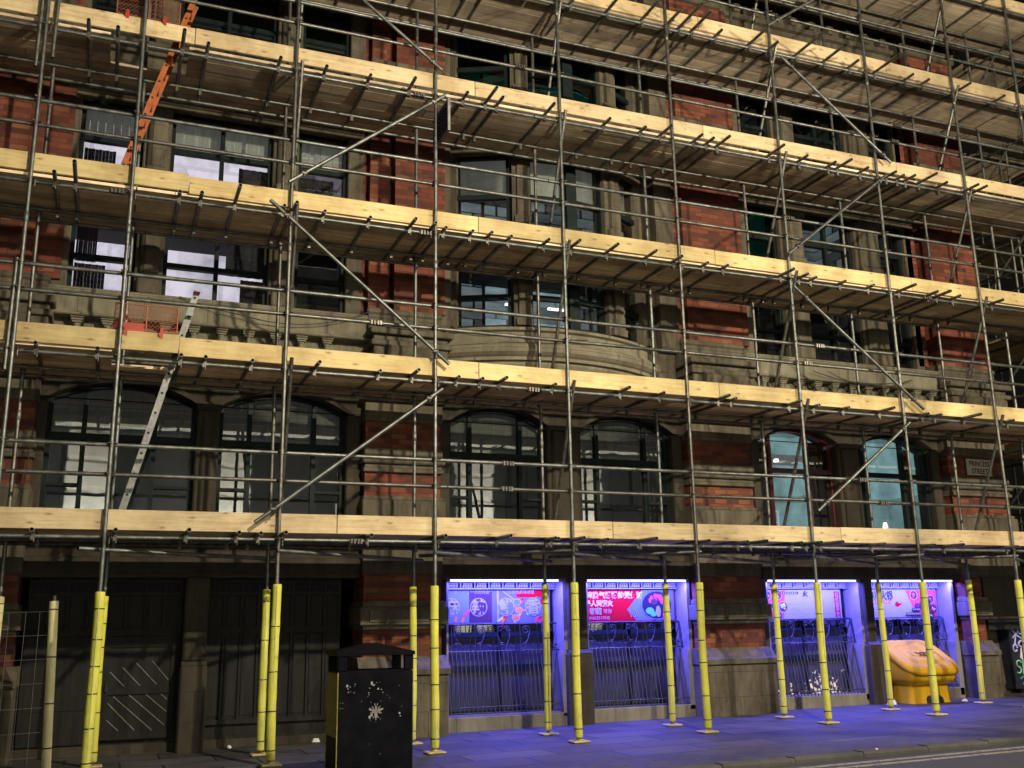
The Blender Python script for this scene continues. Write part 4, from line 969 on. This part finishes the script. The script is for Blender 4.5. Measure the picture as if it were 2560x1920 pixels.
for li, (lz, L) in enumerate(TIPS):
    zt = lz+.049
    for i, (xa, za) in enumerate(L):
        if li == 0: yt = [11.72, 11.6, 11.45, 11.66, 11.7, 11.55][i % 6]
        else: yt = max(11.28, min(11.8, 11.7*(zt-CAM_H-.012)/(za-CAM_H)))
        x = xa*yt/11.7
        b = MB(); b.tube((x, yt, zt), (x, 13.38, zt+.035), RT, 10, True, None, .06)
        b.mat(2); b.box(x-.02, x+.02, YF+.025, YF+.075, zt-.09, zt-.015); b.tube((x+.012, YF+.03, zt-.115), (x+.012, YF+.03, zt-.07), .008, 6); b.box(x-.018, x+.018, YI-.08, YI-.03, zt-.10, zt+.0)
        if li < 5 and nt < 100 and not (li == 4 and x < 6): sp(b, "transom", [TEAL_TUBE if (li == 0 and i in (17, 18, 19)) else TUBE_OLD if i % 2 else TUBE, BORE, CLAMP]); nt += 1
        else:
            farmb.tube((x, yt, zt), (x, 13.38, zt+.035), RT, 8, True, None, .06); farmb.box(x-.02, x+.02, YF+.02, YF+.085, zt-.125, zt-.02)
tag(sp(farmb, "transoms", [TUBE_OLD, BORE]), kind='stuff')
for (x0, z0, x1, z1) in ((1.54, 2.68, 3.80, 4.42), (1.56, 6.67, 3.89, 4.75), (1.78, 6.95, 3.84, 8.55), (2.0, 10.25, 3.80, 8.92), (9.34, 6.94, 11.44, 8.58), (9.53, 10.35, 11.57, 8.82), (9.38, 6.43, 11.66, 4.66), (9.47, 3.02, 11.35, 4.43), (9.32, 10.87, 11.5, 12.45)):
    b = MB(); b.tube((x0, 11.83, z0), (x1, 11.83, z1), RT, 12, True, None, .05); br = sp(b, "facade_brace", [TUBE, BORE])
    for t_ in (.09, .92): xx, zz = x0+(x1-x0)*t_, z0+(z1-z0)*t_; b = MB(); b.tube((xx-.03, 11.83, zz), (xx+.03, 11.83, zz), .036, 8); b.tube((xx, 11.8, zz-.05), (xx, 11.79, zz-.02), .012, 6); b.build("coupler", CLAMP, br)
for x in (1.83, 5.60, 9.40, 13.24):
    for k in range(0, 5):
        dx = .07 if x < 9 else .10; zt = LZ[k+1]+.14 if k < 4 else 12.6
        b = MB(); b.tube((x+dx, YF-.055, zt), (x+dx+.08, YI-.03, LZ[k]+.12), RT, 10, True, None, .05); sp(b, "ledger_brace", [TUBE_OLD, BORE])
for k in range(2, 10):
    b = MB(); b.tube((SX[k]-.25 if k == 2 else SX[k]-.02, YF-.03, 2.37), (IX[k+1]+.15, YI+.1, 2.35), RT, 10, True, None, .05); sp(b, "plan_brace", [TUBE, BORE])
    if k in (5, 6, 8, 9): b = MB(); b.tube((SX[k]+.06, YF-.02, 2.42), (IX[k-1]+.1, YI+.1, 2.41), RT, 10); sp(b, "plan_brace", [TUBE_OLD, BORE])

# ------------------------------------------------------------------ decks and toe boards
LN = ["lowest", "second", "third", "fourth", "fifth", "topmost"]
for li, lz in enumerate(LZ):
    b = MB(); z = lz+.078; R = random.Random(li)
    for r in range(6):
        y0 = 12.0+r*.232; segs = [(-3.3, XE)]
        if li in (1, 3) and r < 3: segs = [(-3.3, -.12 if li == 1 else -.42), (.66 if li == 1 else .5, XE)]
        for (a, c) in segs:
            xx = a
            while xx < c:
                e = min(c, xx+3.75 if xx > a else xx+3.75*(.5 if r % 2 else 1)); dz = R.uniform(0, .008)
                b.box(xx+.003, e-.003, y0+.003, y0+.226, z+dz, z+.036+dz); xx = e
    o = b.build("scaffold_deck", DECK if li < 4 else DECK_TONED, None, (6, 12.6, z)); tag(o, "weathered plank deck of the %s scaffold lift seen from below" % LN[li], "deck", "plank decks of the scaffold")
TB = [(0, [-3.3, -1.2, 2.52, 6.21, 9.95, 13.75, XE]), (1, [-3.3, .6, 4.34, 8.02, 11.84, XE]), (2, [-3.3, .6, 4.35, 8.1, 11.84, XE]), (3, [-3.3, .56, 4.32, 8.04, 11.8, XE]), (4, [.6, 4.3, 8.08, 11.82, XE]), (5, [8.1, 11.9, XE])]
TZ = [2.80, 4.83, 6.87, 8.90, 10.79, 12.76]
def column(x):
    return ["at the left edge of the photo", "before the left-hand windows", "before the brick pier left of the bow", "before the bowed middle bay", "before the right-hand windows", "at the street corner on the right"][0 if x < -1 else 1 if x < 1.3 else 2 if x < 3.6 else 3 if x < 7.5 else 4 if x < 12.5 else 5]
for li, xs in TB:
    for i, (a, c) in enumerate(zip(xs[:-1], xs[1:])):
        zt = CAM_H+(TZ[li]-CAM_H)*11.96/11.918; dz = .03 if (i == 0 and li in (1, 2)) else random.uniform(-.005, .004)
        b = MB(); b.bbox(a+.004, c-.004, 11.958, 11.996, zt-.225+dz, zt+dz, .004)
        o = b.build("toe_board", PINE if li in (1, 2) else PINE_PALE); tag(o, "pine toe board of the %s lift, %s" % (LN[li], column((a+c)/2)), "toe board", "pine toe boards along the scaffold")

# ------------------------------------------------------------------ return scaffold round the corner
RS = thing("side_street_scaffold", (16.6, 20, .15), "scaffold with stacked plank decks running away round the corner at the right", "scaffold")
for lz in LZ:
    b = MB(); z = lz+.078+.06
    for r in range(7):
        x0 = 15.75+r*.232; yy = 13.45
        while yy < 31: b.box(x0+.003, x0+.226, yy+.003, yy+3.74, z, z+.036); yy += 3.75
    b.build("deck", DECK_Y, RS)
    b = MB(); b.bbox(17.38, 17.415, 13.45, 32, z, z+.22, .004); b.build("toe_board", PINE, RS)
    for x in (15.85, 17.3): b = MB(); b.tube((x, 12, lz+.0), (x, 32, lz+.0), RT, 8); b.build("ledger", TUBE_OLD, RS)
    for q in range(13):
        b = MB(); y = 13.6+q*1.45; b.tube((15.55, y, lz+.05), (17.7, y, lz+.05), RT, 8); b.build("transom", TUBE_OLD, RS)
for q in range(9):
    y = 13.2+q*2.1
    for x in (15.85, 17.3): b = MB(); b.tube((x, y, .2), (x, y, 14.5), RT, 8); b.build("standard", TUBE_OLD, RS)
for z in RZ:
    b = MB(); b.tube((17.3, 12, z), (17.3, 32, z), RT, 8); b.build("guard_rail", TUBE_OLD, RS)
    b = MB(); b.tube((15.85, 12, z), (15.85, 32, z), RT, 8); b.build("guard_rail", TUBE_OLD, RS)
for k in range(5):
    b = MB(); b.tube((15.9, 13.2, LZ[k]), (17.3, 13.3, LZ[k+1]), RT, 8); b.build("brace", TUBE_OLD, RS)
    b = MB(); b.tube((15.8, 13.0, LZ[k+1]), (15.8, 15.4, LZ[k]), RT, 8); b.build("brace", TUBE_OLD, RS)

R = random.Random(9)
for lz in [(a+c)/2 for a, c in zip(LZ[:-1], LZ[1:])]:      # half lifts boarded further back
    b = MB()
    for r in range(4): x0 = 15.8+r*.232; b.box(x0+.003, x0+.226, 16.5, 30, lz, lz+.036)
    b.build("deck", DECK_Y, RS)
    for q in range(6):
        b = MB(); y = 16.3+q*2.3+R.uniform(-.3, .3); b.tube((15.6, y, lz-.03), (17.0, y+R.uniform(-.1, .1), lz-.03), RT, 8); b.build("transom", TUBE_OLD, RS)
for k in range(12):
    b = MB(); y = 13.3+k*.55; z = R.uniform(3, 11.5); b.tube((R.uniform(15.6, 15.95), y, z), (R.uniform(15.8, 17.2), y+R.uniform(-.6, 1.2), z+R.uniform(.8, 2.1)), RT, 8); b.build("brace", TUBE_OLD if k % 2 else TUBE, RS)
for k in range(5):
    b = MB(); x = 15.7+.35*k; y = 13.25+.3*(k % 3); b.tube((x, y, 2.4+k), (x+.02, y, 8.6+k), RT, 8); b.build("standard", TUBE_OLD, RS)

# ================================================================== LADDERS, GATES, SMALL THINGS
def obox(mb, p, d, up, hw, hh):
    """bar from p along d with half sizes along up x d and up"""
    p, d = V3(p), V3(d); s = d.cross(V3(up)).normalized(); u = s.cross(d).normalized(); q = p+d
    P = [a+s*hw*i+u*hh*j for a in (p, q) for i, j in ((-1, -1), (1, -1), (1, 1), (-1, 1))]
    mb.add(P, [(0, 3, 2, 1), (4, 5, 6, 7), (0, 1, 5, 4), (1, 2, 6, 5), (2, 3, 7, 6), (3, 0, 4, 7)])
ALU = m_plain("worn aluminium", (.2, .2, .2), .45, .5, .35, 14); ORA = m_plain("faded orange ladder", (.33, .085, .022), .55, 0, .3, 9); REDPL = m_plain("red plastic", (.32, .03, .018), .5, 0, .15)
def ladder(name, label, x0, z0, x1, z1, ya, yb, mat, depth, cap):
    t = thing(name, (x0, (ya+yb)/2, z0), label, "ladder"); d = V3((x1-x0, 0, z1-z0)); L = d.length; n = d.normalized()
    for y in (ya, yb):
        b = MB(); b.mat(0); obox(b, (x0, y, z0), d, (0, 1, 0), depth, .013)
        b.mat(1); k = .15
        while k < L-.05: p = V3((x0, y, z0))+n*k; b.tube(p+V3((0, -.0145, 0)), p+V3((0, .0145, 0)), .016, 8); k += .25
        st = b.build("stile", [mat, BORE], t)
        b = MB(); p = V3((x1, y, z1)); obox(b, p-n*.01, n*.035, (0, 1, 0), depth+.003, .016); b.build("end_cap", cap, st)
    k = .15
    while k < L-.05: p = V3((x0, 0, z0))+n*k; b = MB(); b.tube((p.x, ya+.01, p.z), (p.x, yb-.01, p.z), .013, 8); b.build("rung", mat, t); k += .25
ladder("aluminium_ladder", "aluminium ladder leaning up through the hatch of the second lift", .06, 2.62, .78, 5.50, 12.25, 12.62, ALU, .036, REDPL)
ladder("orange_ladder", "faded orange ladder leaning up through the hatch of the fourth lift", -.27, 6.68, .57, 9.66, 12.28, 12.66, ORA, .033, ALU)
def hatch_gate(name, label, x0, x1, z0, z1, mat, solid):
    t = thing(name, ((x0+x1)/2, 12.02, z0), label, "safety gate", "orange mesh gates at the ladder hatches")
    Y = 12.02; b = MB()
    for (a, c) in (((x0, z0), (x1, z0)), ((x1, z0), (x1, z1)), ((x1, z1), (x0, z1)), ((x0, z1), (x0, z0)), (((x0+x1)/2, z0), ((x0+x1)/2, z1))): b.tube((a[0], Y, a[1]), (c[0], Y, c[1]), .009, 6)
    b.build("frame", mat, t)
    b = MB(); st = .05; W, H = x1-x0, z1-z0; k = -H
    while k < W:
        for sg in (1, -1):
            pts = []
            for tt in (0.0, 1.0):
                xx = k+H*tt; zz = H*tt; pts.append((xx, zz))
            (xa, za), (xb, zb) = pts
            if xa < 0: za -= xa; xa = 0
            if xb > W: zb -= xb-W; xb = W
            if sg < 0: za, zb = H-za, H-zb
            if xb-xa > .005: b.tube((x0+xa, Y+.002*sg, z0+za), (x0+xb, Y+.002*sg, z0+zb), .0022, 4, False)
        k += st
    for q in range(1, 5): zz = z0+H*q/5; b.tube((x0, Y, zz), (x1, Y, zz), .003, 4)
    b.build("mesh_panel", mat, t)
    if solid: b = MB(); b.box(x0, (x0+x1)/2-.02, Y-.008, Y+.008, z0-.02, z0+.085); b.build("kick_plate", REDPL, t)
    b = MB()
    for xx in (x0+.13, x1-.17): b.box(xx-.018, xx+.018, Y-.07, Y+.01, z0-.09, z0+.03); b.box(xx-.03, xx-.018, Y-.09, Y-.06, z0-.07, z0-.03)
    b.build("hook", REDPL, t)
MESHO = m_plain("orange plastic coated mesh", (.34, .085, .035), .6, 0, .2)
hatch_gate("safety_gate", "orange mesh safety gate with red kick plate on the second lift beside the aluminium ladder", -.12, .57, 4.90, 5.21, MESHO, True)
hatch_gate("safety_gate", "rusty mesh safety gate on the fourth lift beside the top of the orange ladder", -.38, .36, 8.97, 9.32, m_plain("rusty mesh", (.22, .07, .035), .8, 0, .4), False)
# property board
t = thing("property_board", (3.8, 11.9, 7.88), "small dark projecting property board seen edge-on at a scaffold pole", "sign")
b = MB(); b.box(3.79, 3.81, 11.56, 12.22, 7.90, 8.33); b.build("panel", m_plain("navy board", (.035, .025, .075), .5, 0, .4, 20), t)
b = MB(); b.box(3.783, 3.817, 11.54, 11.565, 7.88, 8.35); b.box(3.783, 3.817, 11.56, 12.24, 8.33, 8.35); b.box(3.783, 3.817, 11.56, 12.24, 7.88, 7.90); b.build("rim", ALU, t)
b = MB(); R = random.Random(5); b.box(3.7885, 3.7898, 11.6, 12.16, 7.93, 8.30)
for r in range(6):
    y = 11.62
    while y < 12.12: w_ = R.uniform(.02, .07); b.mat(1); b.box(3.786, 3.7895, y, y+w_, 8.26-r*.062, 8.26-r*.062+.02); y += w_+.025
b.build("worn_print", [flat("navy ground", (.03, .022, .07)), flat("faded print", (.22, .16, .28))], t)
# cables slung along the parapet
CAB = m_plain("black cable", (.02, .02, .02), .6)
def cable(label, pts, sag, name="cable"):
    b = MB()
    P = []
    for (a, c), s in zip(zip(pts[:-1], pts[1:]), sag):
        for i in range(13):
            u = i/12; P.append((a[0]+(c[0]-a[0])*u, a[1]+(c[1]-a[1])*u, a[2]+(c[2]-a[2])*u-s*4*u*(1-u)))
    b.path(P, .007, 5); tag(b.build(name, CAB), label, "cable")
cable("black cable sagging along the left balustrade above the pine board", [(.66, 13.8, 5.94), (1.5, 13.78, 5.75), (3.3, 13.78, 5.98)], [.02, .16])
cable("black cable looping over the ledge of the bowed bay", [(3.35, 13.5, 5.74), (4.4, 13.52, 5.76), (5.3, 13.36, 5.72), (6.6, 13.3, 5.72)], [.04, .07, .03])
cable("two-loop black cable hanging on the right balustrade under the lower guard rail", [(11.2, 13.8, 5.72), (13.4, 13.8, 5.72), (11.5, 13.79, 5.74)], [.14, .2])
cable("thin black cable running down the stone beside the left arched window", [(-1.0, 13.75, 4.9), (-.98, 13.8, 4.0), (-1.05, 13.72, 3.0)], [.0, .0])
# ------------------------------------------------------------------ litter bin
BX0, BX1, BY0, BY1 = 2.175, 2.935, 10.1, 10.6; g0 = gz(2.5)
def m_bin():
    m, nt, out = newmat("black bin enamel"); g = G(nt); p = g.pos()
    c = g.ramp(g.noise(p, 7, 5), [(.3, (.003, .003, .005)), (.7, (.007, .007, .010))])
    g.bsdf(out, c, g.math('ADD', .35, g.math('MULTIPLY', g.noise(p, 5, 4), .25)), 0, g.bump(g.noise(p, 60, 3), .1, .003), .03); return m
BINM = m_bin(); GOLD = m_plain("tarnished gilt", (.20, .17, .04), .5, .2, .5, 20); CHIP = flat("torn sticker white", (.26, .26, .28), .7)
t = thing("litter_bin", ((BX0+BX1)/2, 10.35, g0), "black roofed litter bin with peeled stickers and a worn bee emblem on its front", "litter bin")
b = MB(); b.bbox(BX0, BX1, BY0, BY1, g0, 1.07, .012); b.box(BX0+.02, BX1-.02, BY0+.02, BY1-.02, 1.062, 1.075)
body = b.build("body", BINM, t)
for x in (BX0, BX1-.09):
    for y in (BY0, BY1-.05): b = MB(); b.bbox(x, x+.09, y, y+.05, 1.072, 1.215, .004); b.build("post", BINM, t)
b = MB(); e = .014; xa, xb, ya, yb = BX0-e, BX1+e, BY0-e, BY1+e; xm, ym = (xa+xb)/2, (ya+yb)/2
b.add([(xa, ya, 1.215), (xb, ya, 1.215), (xb, yb, 1.215), (xa, yb, 1.215), (xa, ya, 1.25), (xb, ya, 1.25), (xb, yb, 1.25), (xa, yb, 1.25), (xm-.06, ym, 1.335), (xm+.06, ym, 1.335)],
      [(3, 2, 1, 0), (0, 1, 5, 4), (1, 2, 6, 5), (2, 3, 7, 6), (3, 0, 4, 7), (4, 5, 9, 8), (5, 6, 9), (6, 7, 8, 9), (7, 4, 8)]); b.build("roof", BINM, t)
b = MB(); b.box(BX0-.004, BX0-.0005, BY0+.03, BY1-.03, .45, 1.05); b.build("side_panel", GOLD, t)
for y in (BY0, BY1): b = MB(); b.box(BX0-.006, BX0+.004, y-.006, y+.006, g0+.02, 1.06); b.build("edge_trim", GOLD, t)
b = MB(); R = random.Random(11); F = BY0
def blob(cx, cz, r, n=7):
    pts = []
    for i in range(n): a = 2*math.pi*i/n; q = .68*r*R.uniform(.4, 1.3); pts.append((cx+q*math.cos(a), cz+q*math.sin(a)))
    b.prism(pts, F-.0025, F+.001)
def cx6(px): return BX0+(px-315)/(1220-315)*(BX1-BX0)
def cz6(py): return 1.06-(py-480)/(1659-480)*.87
for px, py, r in ((425, 655, .022), (432, 690, .012), (520, 635, .008), (508, 660, .007), (460, 665, .008), (440, 735, .009), (465, 725, .006), (508, 738, .008), (715, 632, .03), (740, 650, .02), (690, 690, .012), (682, 748, .010), (684, 775, .008), (668, 800, .006), (795, 700, .017), (832, 712, .010), (850, 750, .008), (903, 788, .006), (930, 822, .007), (775, 620, .007), (810, 617, .006), (708, 872, .006), (828, 862, .006), (597, 852, .006), (1048, 672, .005), (1055, 1025, .016), (1065, 1060, .010), (1080, 938, .006), (770, 1090, .010), (770, 1120, .006), (704, 1098, .006), (825, 1088, .006), (700, 1060, .022), (698, 1395, .005), (825, 1528, .006), (350, 868, .007), (378, 868, .007), (350, 934, .007), (378, 934, .007), (720, 1035, .02), (700, 950, .01)): blob(cx6(px), cz6(py), r)
b.build("torn_stickers", CHIP, t)
b = MB(); bx, bz = cx6(770), cz6(985)
def el(cx, cz, a, c, rot=0):
    cr, sr = math.cos(rot), math.sin(rot); pts = []
    for i in range(14): an = 2*math.pi*i/14; u, v = a*math.cos(an), c*math.sin(an); pts.append((bx+cx+u*cr-v*sr, bz+cz+u*sr+v*cr))
    b.prism(pts, F-.0045, F+.001)
el(0, -.035, .016, .035); el(0, .012, .014, .014); el(0, .035, .011, .010)
for sg in (-1, 1): el(sg*.04, .012, .036, .012, sg*.25); el(sg*.032, -.012, .028, .009, -sg*.35); el(sg*.03, .035, .02, .004, sg*.7); el(sg*.02, -.055, .016, .004, -sg*.8); el(sg*.012, .06, .004, .016, -sg*.3)
b.build("bee_emblem", m_plain("worn grey emblem", (.17, .16, .15), .7, 0, .4, 30), t)
# ------------------------------------------------------------------ grit bin
GY = m_plain("yellow grit bin plastic", (.46, .255, .012), .6, 0, .10, 3, .1, .08)
gb = gz(12.8)
t = thing("grit_bin", (12.78, 13.75, gb), "yellow plastic grit bin with sloping lid and black scribble standing by the last window", "grit bin")
def rr(cx, cy, hx, hy, z, r, n=5, tilt=0.0):
    pts = []
    for (sx, sy, a0) in ((1, 1, 0), (-1, 1, 90), (-1, -1, 180), (1, -1, 270)):
        for i in range(n+1): a = math.radians(a0+90*i/n); pts.append((cx+sx*(hx-r)+r*math.cos(a), cy+sy*(hy-r)+r*math.sin(a)))
    return [(x, y, z+tilt*(y-cy)) for x, y in pts]
def loft(b, rings, smooth=True):
    n = len(rings[0]); vs = [p for r_ in rings for p in r_]
    b.add(vs, [(i*n+k, i*n+(k+1) % n, (i+1)*n+(k+1) % n, (i+1)*n+k) for i in range(len(rings)-1) for k in range(n)], smooth)
    b.add(rings[0], [tuple(range(n))]); b.add(rings[-1], [tuple(range(n))])
CX, CY = 12.80, 13.72
b = MB(); loft(b, [rr(CX, CY+.05, .44, .26, gb, .10), rr(CX, CY+.05, .43, .25, gb+.05, .10), rr(CX, CY+.05, .415, .24, gb+.26, .10), rr(CX, CY+.04, .41, .24, gb+.30, .11), rr(CX, CY, .49, .31, gb+.345, .14), rr(CX, CY, .52, .34, gb+.40, .15), rr(CX, CY, .53, .345, gb+.53, .15, 5, .10), rr(CX, CY, .54, .35, gb+.70, .15, 5, .52)])
body = b.build("body", GY, t)
b = MB(); b.prism([(CX-.13, gb+.002), (CX-.13, gb+.08), (CX-.09, gb+.12), (CX+.14, gb+.12), (CX+.2, gb+.08), (CX+.22, gb+.002)], CY-.225, CY-.19); b.build("fork_slot", DARKROOM, body)
TL = .60
def lidring(hx, hy, z, r, dy=0): return rr(CX, CY+dy, hx, hy, gb+z, r, 5, TL)
b = MB(); loft(b, [lidring(.55, .365, .67, .22), lidring(.575, .385, .685, .24), lidring(.58, .39, .735, .24), lidring(.56, .375, .775, .23), lidring(.51, .335, .80, .21), lidring(.45, .29, .80, .19), lidring(.43, .275, .772, .18), lidring(.37, .225, .772, .15), lidring(.35, .21, .80, .14), lidring(.26, .14, .808, .10), lidring(.24, .125, .785, .09), lidring(.19, .08, .785, .06), lidring(.18, .07, .803, .05)])
lid = b.build("lid", GY, t)
b = MB(); R = random.Random(2)
def lidp(u, v): return (CX+u, CY+v, gb+.812+TL*v)
for row, (u0, v0) in enumerate(((-.10, -.03), (-.07, -.085))):
    P = [lidp(u0+i*.024, v0+R.uniform(-.02, .022)) for i in range(13)]; b.path(P, .005, 4)
    for k in range(4): P = [lidp(u0+.03+k*.07+.018*math.cos(a), v0+.018*math.sin(a)) for a in [j*.7 for j in range(9)]]; b.path(P, .004, 4)
b.build("scribble", BLACKP, lid)
b = MB()
for (u, v, r) in ((.34, -.30, .03), (.41, -.27, .025), (.27, -.32, .02), (.05, -.33, .02)): P = lidp(u, v); b.lathe([(r, P[2]-.05), (r*.8, P[2]-.042)], P[0], P[1], 7)
b.build("mould_stain", m_plain("green mould", (.05, .045, .01), .9), lid)
# ------------------------------------------------------------------ dark wheeled bin with graffiti at the corner
gc = gz(15.7)
DBLUE = m_plain("dark blue bin", (.014, .016, .035), .45, 0, .3, 6)
t = thing("wheeled_bin", (15.9, 14.3, gc), "dark blue wheeled bin covered in purple, white and green graffiti at the right edge", "wheeled bin")
b = MB(); loft(b, [rr(15.85, 14.35, .62, .33, gc+.16, .05), rr(15.85, 14.35, .70, .38, gc+1.2, .06)], False); b.box(15.2, 16.5, 14.02, 14.7, gc+.08, gc+.16); body = b.build("body", DBLUE, t)
b = MB(); loft(b, [rr(15.85, 14.35, .73, .41, gc+1.2, .07), rr(15.85, 14.35, .73, .41, gc+1.27, .07), rr(15.85, 14.4, .66, .34, gc+1.37, .07)]); b.build("lid", DBLUE, t)
for x in (15.38, 16.35):
    for y in (14.12, 14.6): b = MB(); b.tube((x-.02, y, gc+.075), (x+.02, y, gc+.075), .07, 12); b.build("wheel", BLACKP, t)
def fy(z): return 14.35-.33-.05*(z-gc-.16)/1.04-.004
def tagpaint(strokes, mat, r, name):
    b = MB()
    for S_ in strokes: b.path([(x, fy(z), z) for x, z in S_], r, 5)
    b.build(name, mat, body)
def arc(cx, cz, rx, rz, a0, a1, n=9): return [(cx+rx*math.cos(math.radians(a0+(a1-a0)*i/n)), cz+rz*math.sin(math.radians(a0+(a1-a0)*i/n))) for i in range(n+1)]
PUR = flat("violet spray paint", (.5, .45, .95)); GRS = flat("green spray paint", (.25, .6, .38)); WHS = flat("white spray paint", (.6, .6, .62)); TEALS = flat("dark teal spray", (.05, .2, .2))
tagpaint([arc(15.26, .95, .05, .06, 0, 330), [(15.22, 1.12), (15.3, 1.22), (15.26, 1.02)], arc(15.3, 1.30, .07, .10, 30, 330), arc(15.42, 1.28, .06, .09, 0, 360), [(15.27, 1.42), (15.36, 1.36), (15.4, 1.44), (15.5, 1.38)], arc(15.55, 1.25, .07, .1, 100, 420), [(15.3, 1.18), (15.45, 1.1), (15.6, 1.16), (15.5, 1.06)], arc(15.45, 1.02, .1, .06, 60, 300)], PUR, .017, "violet_graffiti")
b = MB(); b.prism([(15.36, .78), (15.40, .97), (15.55, .98), (15.58, .86), (15.52, .76), (15.46, .70)], fy(.85)-.006, fy(.85)+.03); b.build("white_sticker", WHS, body)
tagpaint([arc(15.32, .68, .06, .055, 20, 270), arc(15.30, .57, .06, .055, 90, -150), [(15.42, .74), (15.41, .5)], [(15.56, .72), (15.43, .61), (15.58, .49)], [(15.64, .72), (15.63, .5)]], GRS, .014, "green_graffiti")
tagpaint([arc(15.5, .38, .2, .08, 160, 20), arc(15.5, .31, .12, .06, 180, 0)], TEALS, .02, "teal_graffiti")
# ------------------------------------------------------------------ mesh fence panel at the left edge
WIRE = m_plain("fence wire", (.13, .125, .12), .5, .4)
t = thing("mesh_fence", (-1.0, 12.75, 0), "thin wire mesh fence panel with a pale foam-wrapped post at the left edge", "fence")
b = MB(); yf = 12.75
for i in range(9): x = -1.9+i*.155; b.tube((x, yf, .1), (x+.01*math.sin(i*2), yf+.01, 1.72), .0028, 4)
for i in range(7): z = .15+i*.26; b.path([(-1.95, yf, z+.02*math.sin(i)), (-1.2, yf, z), (-.55, yf, z+.015)], .0028, 4)
b.build("wire_mesh", WIRE, t)
b = MB(); b.tube((-.46, 12.75, 0), (-.53, 12.75, 1.9), RT, 10); post = b.build("post", TUBE_OLD, t)
b = MB(); b.mat(0); b.tube((-.46, 12.75, .03), (-.528, 12.75, 1.84), .05, 14); b.mat(1)
for z in (.25, .72, 1.22, 1.74): xx = -.46-.07*z/1.9; b.lathe([(.051, z), (.054, z+.004), (.054, z+.01), (.051, z+.014)], xx, 12.75, 14)
b.build("foam_sleeve", [FOAM_PALE, TIE], post)
# ------------------------------------------------------------------ scraps of litter
LIT = m_plain("paper scrap", (.6, .6, .62), .7)
def scrap(label, x, y, s, seed):
    R = random.Random(seed); b = MB(); z = gz(x); n = 7
    lo = [(x+s*R.uniform(.6, 1.1)*math.cos(2*math.pi*i/n), y+s*R.uniform(.6, 1.1)*math.sin(2*math.pi*i/n), z+.003) for i in range(n)]
    hi = [(x+(p[0]-x)*.6+R.uniform(-.01, .01), y+(p[1]-y)*.6, z+s*R.uniform(.3, .8)) for p in lo]
    loft(b, [lo, hi], False); tag(b.build("paper_scrap", LIT), label, "litter", "scraps of litter on the pavement")
scrap("white scrap lying on the pavement right of the yellow grit bin", 13.42, 13.45, .06, 1)
scrap("crumpled white bag tucked between the stone post and the yellow grit bin", 12.12, 13.72, .10, 2)
scrap("crumpled paper lying at the foot of the second black gate", 1.62, 14.0, .05, 3)
scrap("pale scrap lying by the gate behind the litter bin", 2.75, 14.02, .07, 4)
scrap("tiny white scrap lying on the kerb edge near the double lines", 8.05, 9.42, .02, 5)

# ================================================================== ACROSS THE STREET (behind the camera: seen in the window glass and through its shadows)
OPP = thing("stone_hall", (8, -14, 0), "pale floodlit stone hall across the street mirrored in the window glass", "building")
PAL = m_plain("pale ashlar", (.66, .63, .55), .8, 0, .2, 1.5)
b = MB(); b.box(-30, 46, -15, -14.4, 0, 16); b.build("wall", m_plain("dark stone", (.012, .012, .011), .9), OPP)
b = MB(); b.box(-30, 46, -14.4, -13.6, 9.5, 10.1); b.box(-30, 46, -14.4, -13.8, 12.2, 12.8); b.box(-30, 46, -14.4, -13.9, 5.0, 5.5); b.build("cornice", PAL, OPP)
for i in range(10):
    x = -22.3+5.35*i; b = MB(); b.box(x-.75, x+.75, -14.4, -13.8, .1, 9.5)
    for k in range(8): b.box(x-.82, x+.82, -14.39, -13.74, .2+k*1.15, 1.1+k*1.15)
    b.build("pilaster", PAL, OPP)
    b = MB(); b.box(x+1.7, x+3.7, -14.4, -14.3, 6.0, 9.0); b.build("window", m_plain("hall window", (.008, .009, .010), .4), OPP)
L = bpy.data.lights.new("floodlight", 'AREA'); L.shape = 'RECTANGLE'; L.size = 60; L.size_y = .4; L.energy = 8500; L.color = (.95, .98, .9)
o = bpy.data.objects.new("floodlight", L); COL.objects.link(o); o.location = (10, -11.2, 4.0); o.rotation_euler = (math.radians(-105), 0, 0)
# bare street tree whose branches throw shadows on the right-hand piers
t = thing("street_tree", (13.2, 5.2, -.1), "bare street tree at the kerb behind the camera", "tree")
b = MB(); R = random.Random(21)
def grow(p, d, r, L, k):
    q = p+d*L; b.tube(p, q, r, 7 if k < 2 else 5, False, r*.72)
    if k > 5 or r < .004: return
    for _ in range(2 if k else 3):
        e = (d+V3((R.uniform(-.75, .75), R.uniform(-.75, .75), R.uniform(-.15, .5)))).normalized(); grow(q, e, r*.68, L*R.uniform(.65, .9), k+1)
tb = MB(); tb.tube((13.2, 5.2, -.1), (13.25, 5.2, 3.4), .13, 10, True, .095); tb.build("trunk", m_plain("bark", (.07, .055, .04), .9), t)
grow(V3((13.25, 5.2, 3.4)), V3((.03, .1, 1)).normalized(), .09, 1.5, 0); b.build("branches", m_plain("bark twigs", (.07, .055, .04), .9), t)
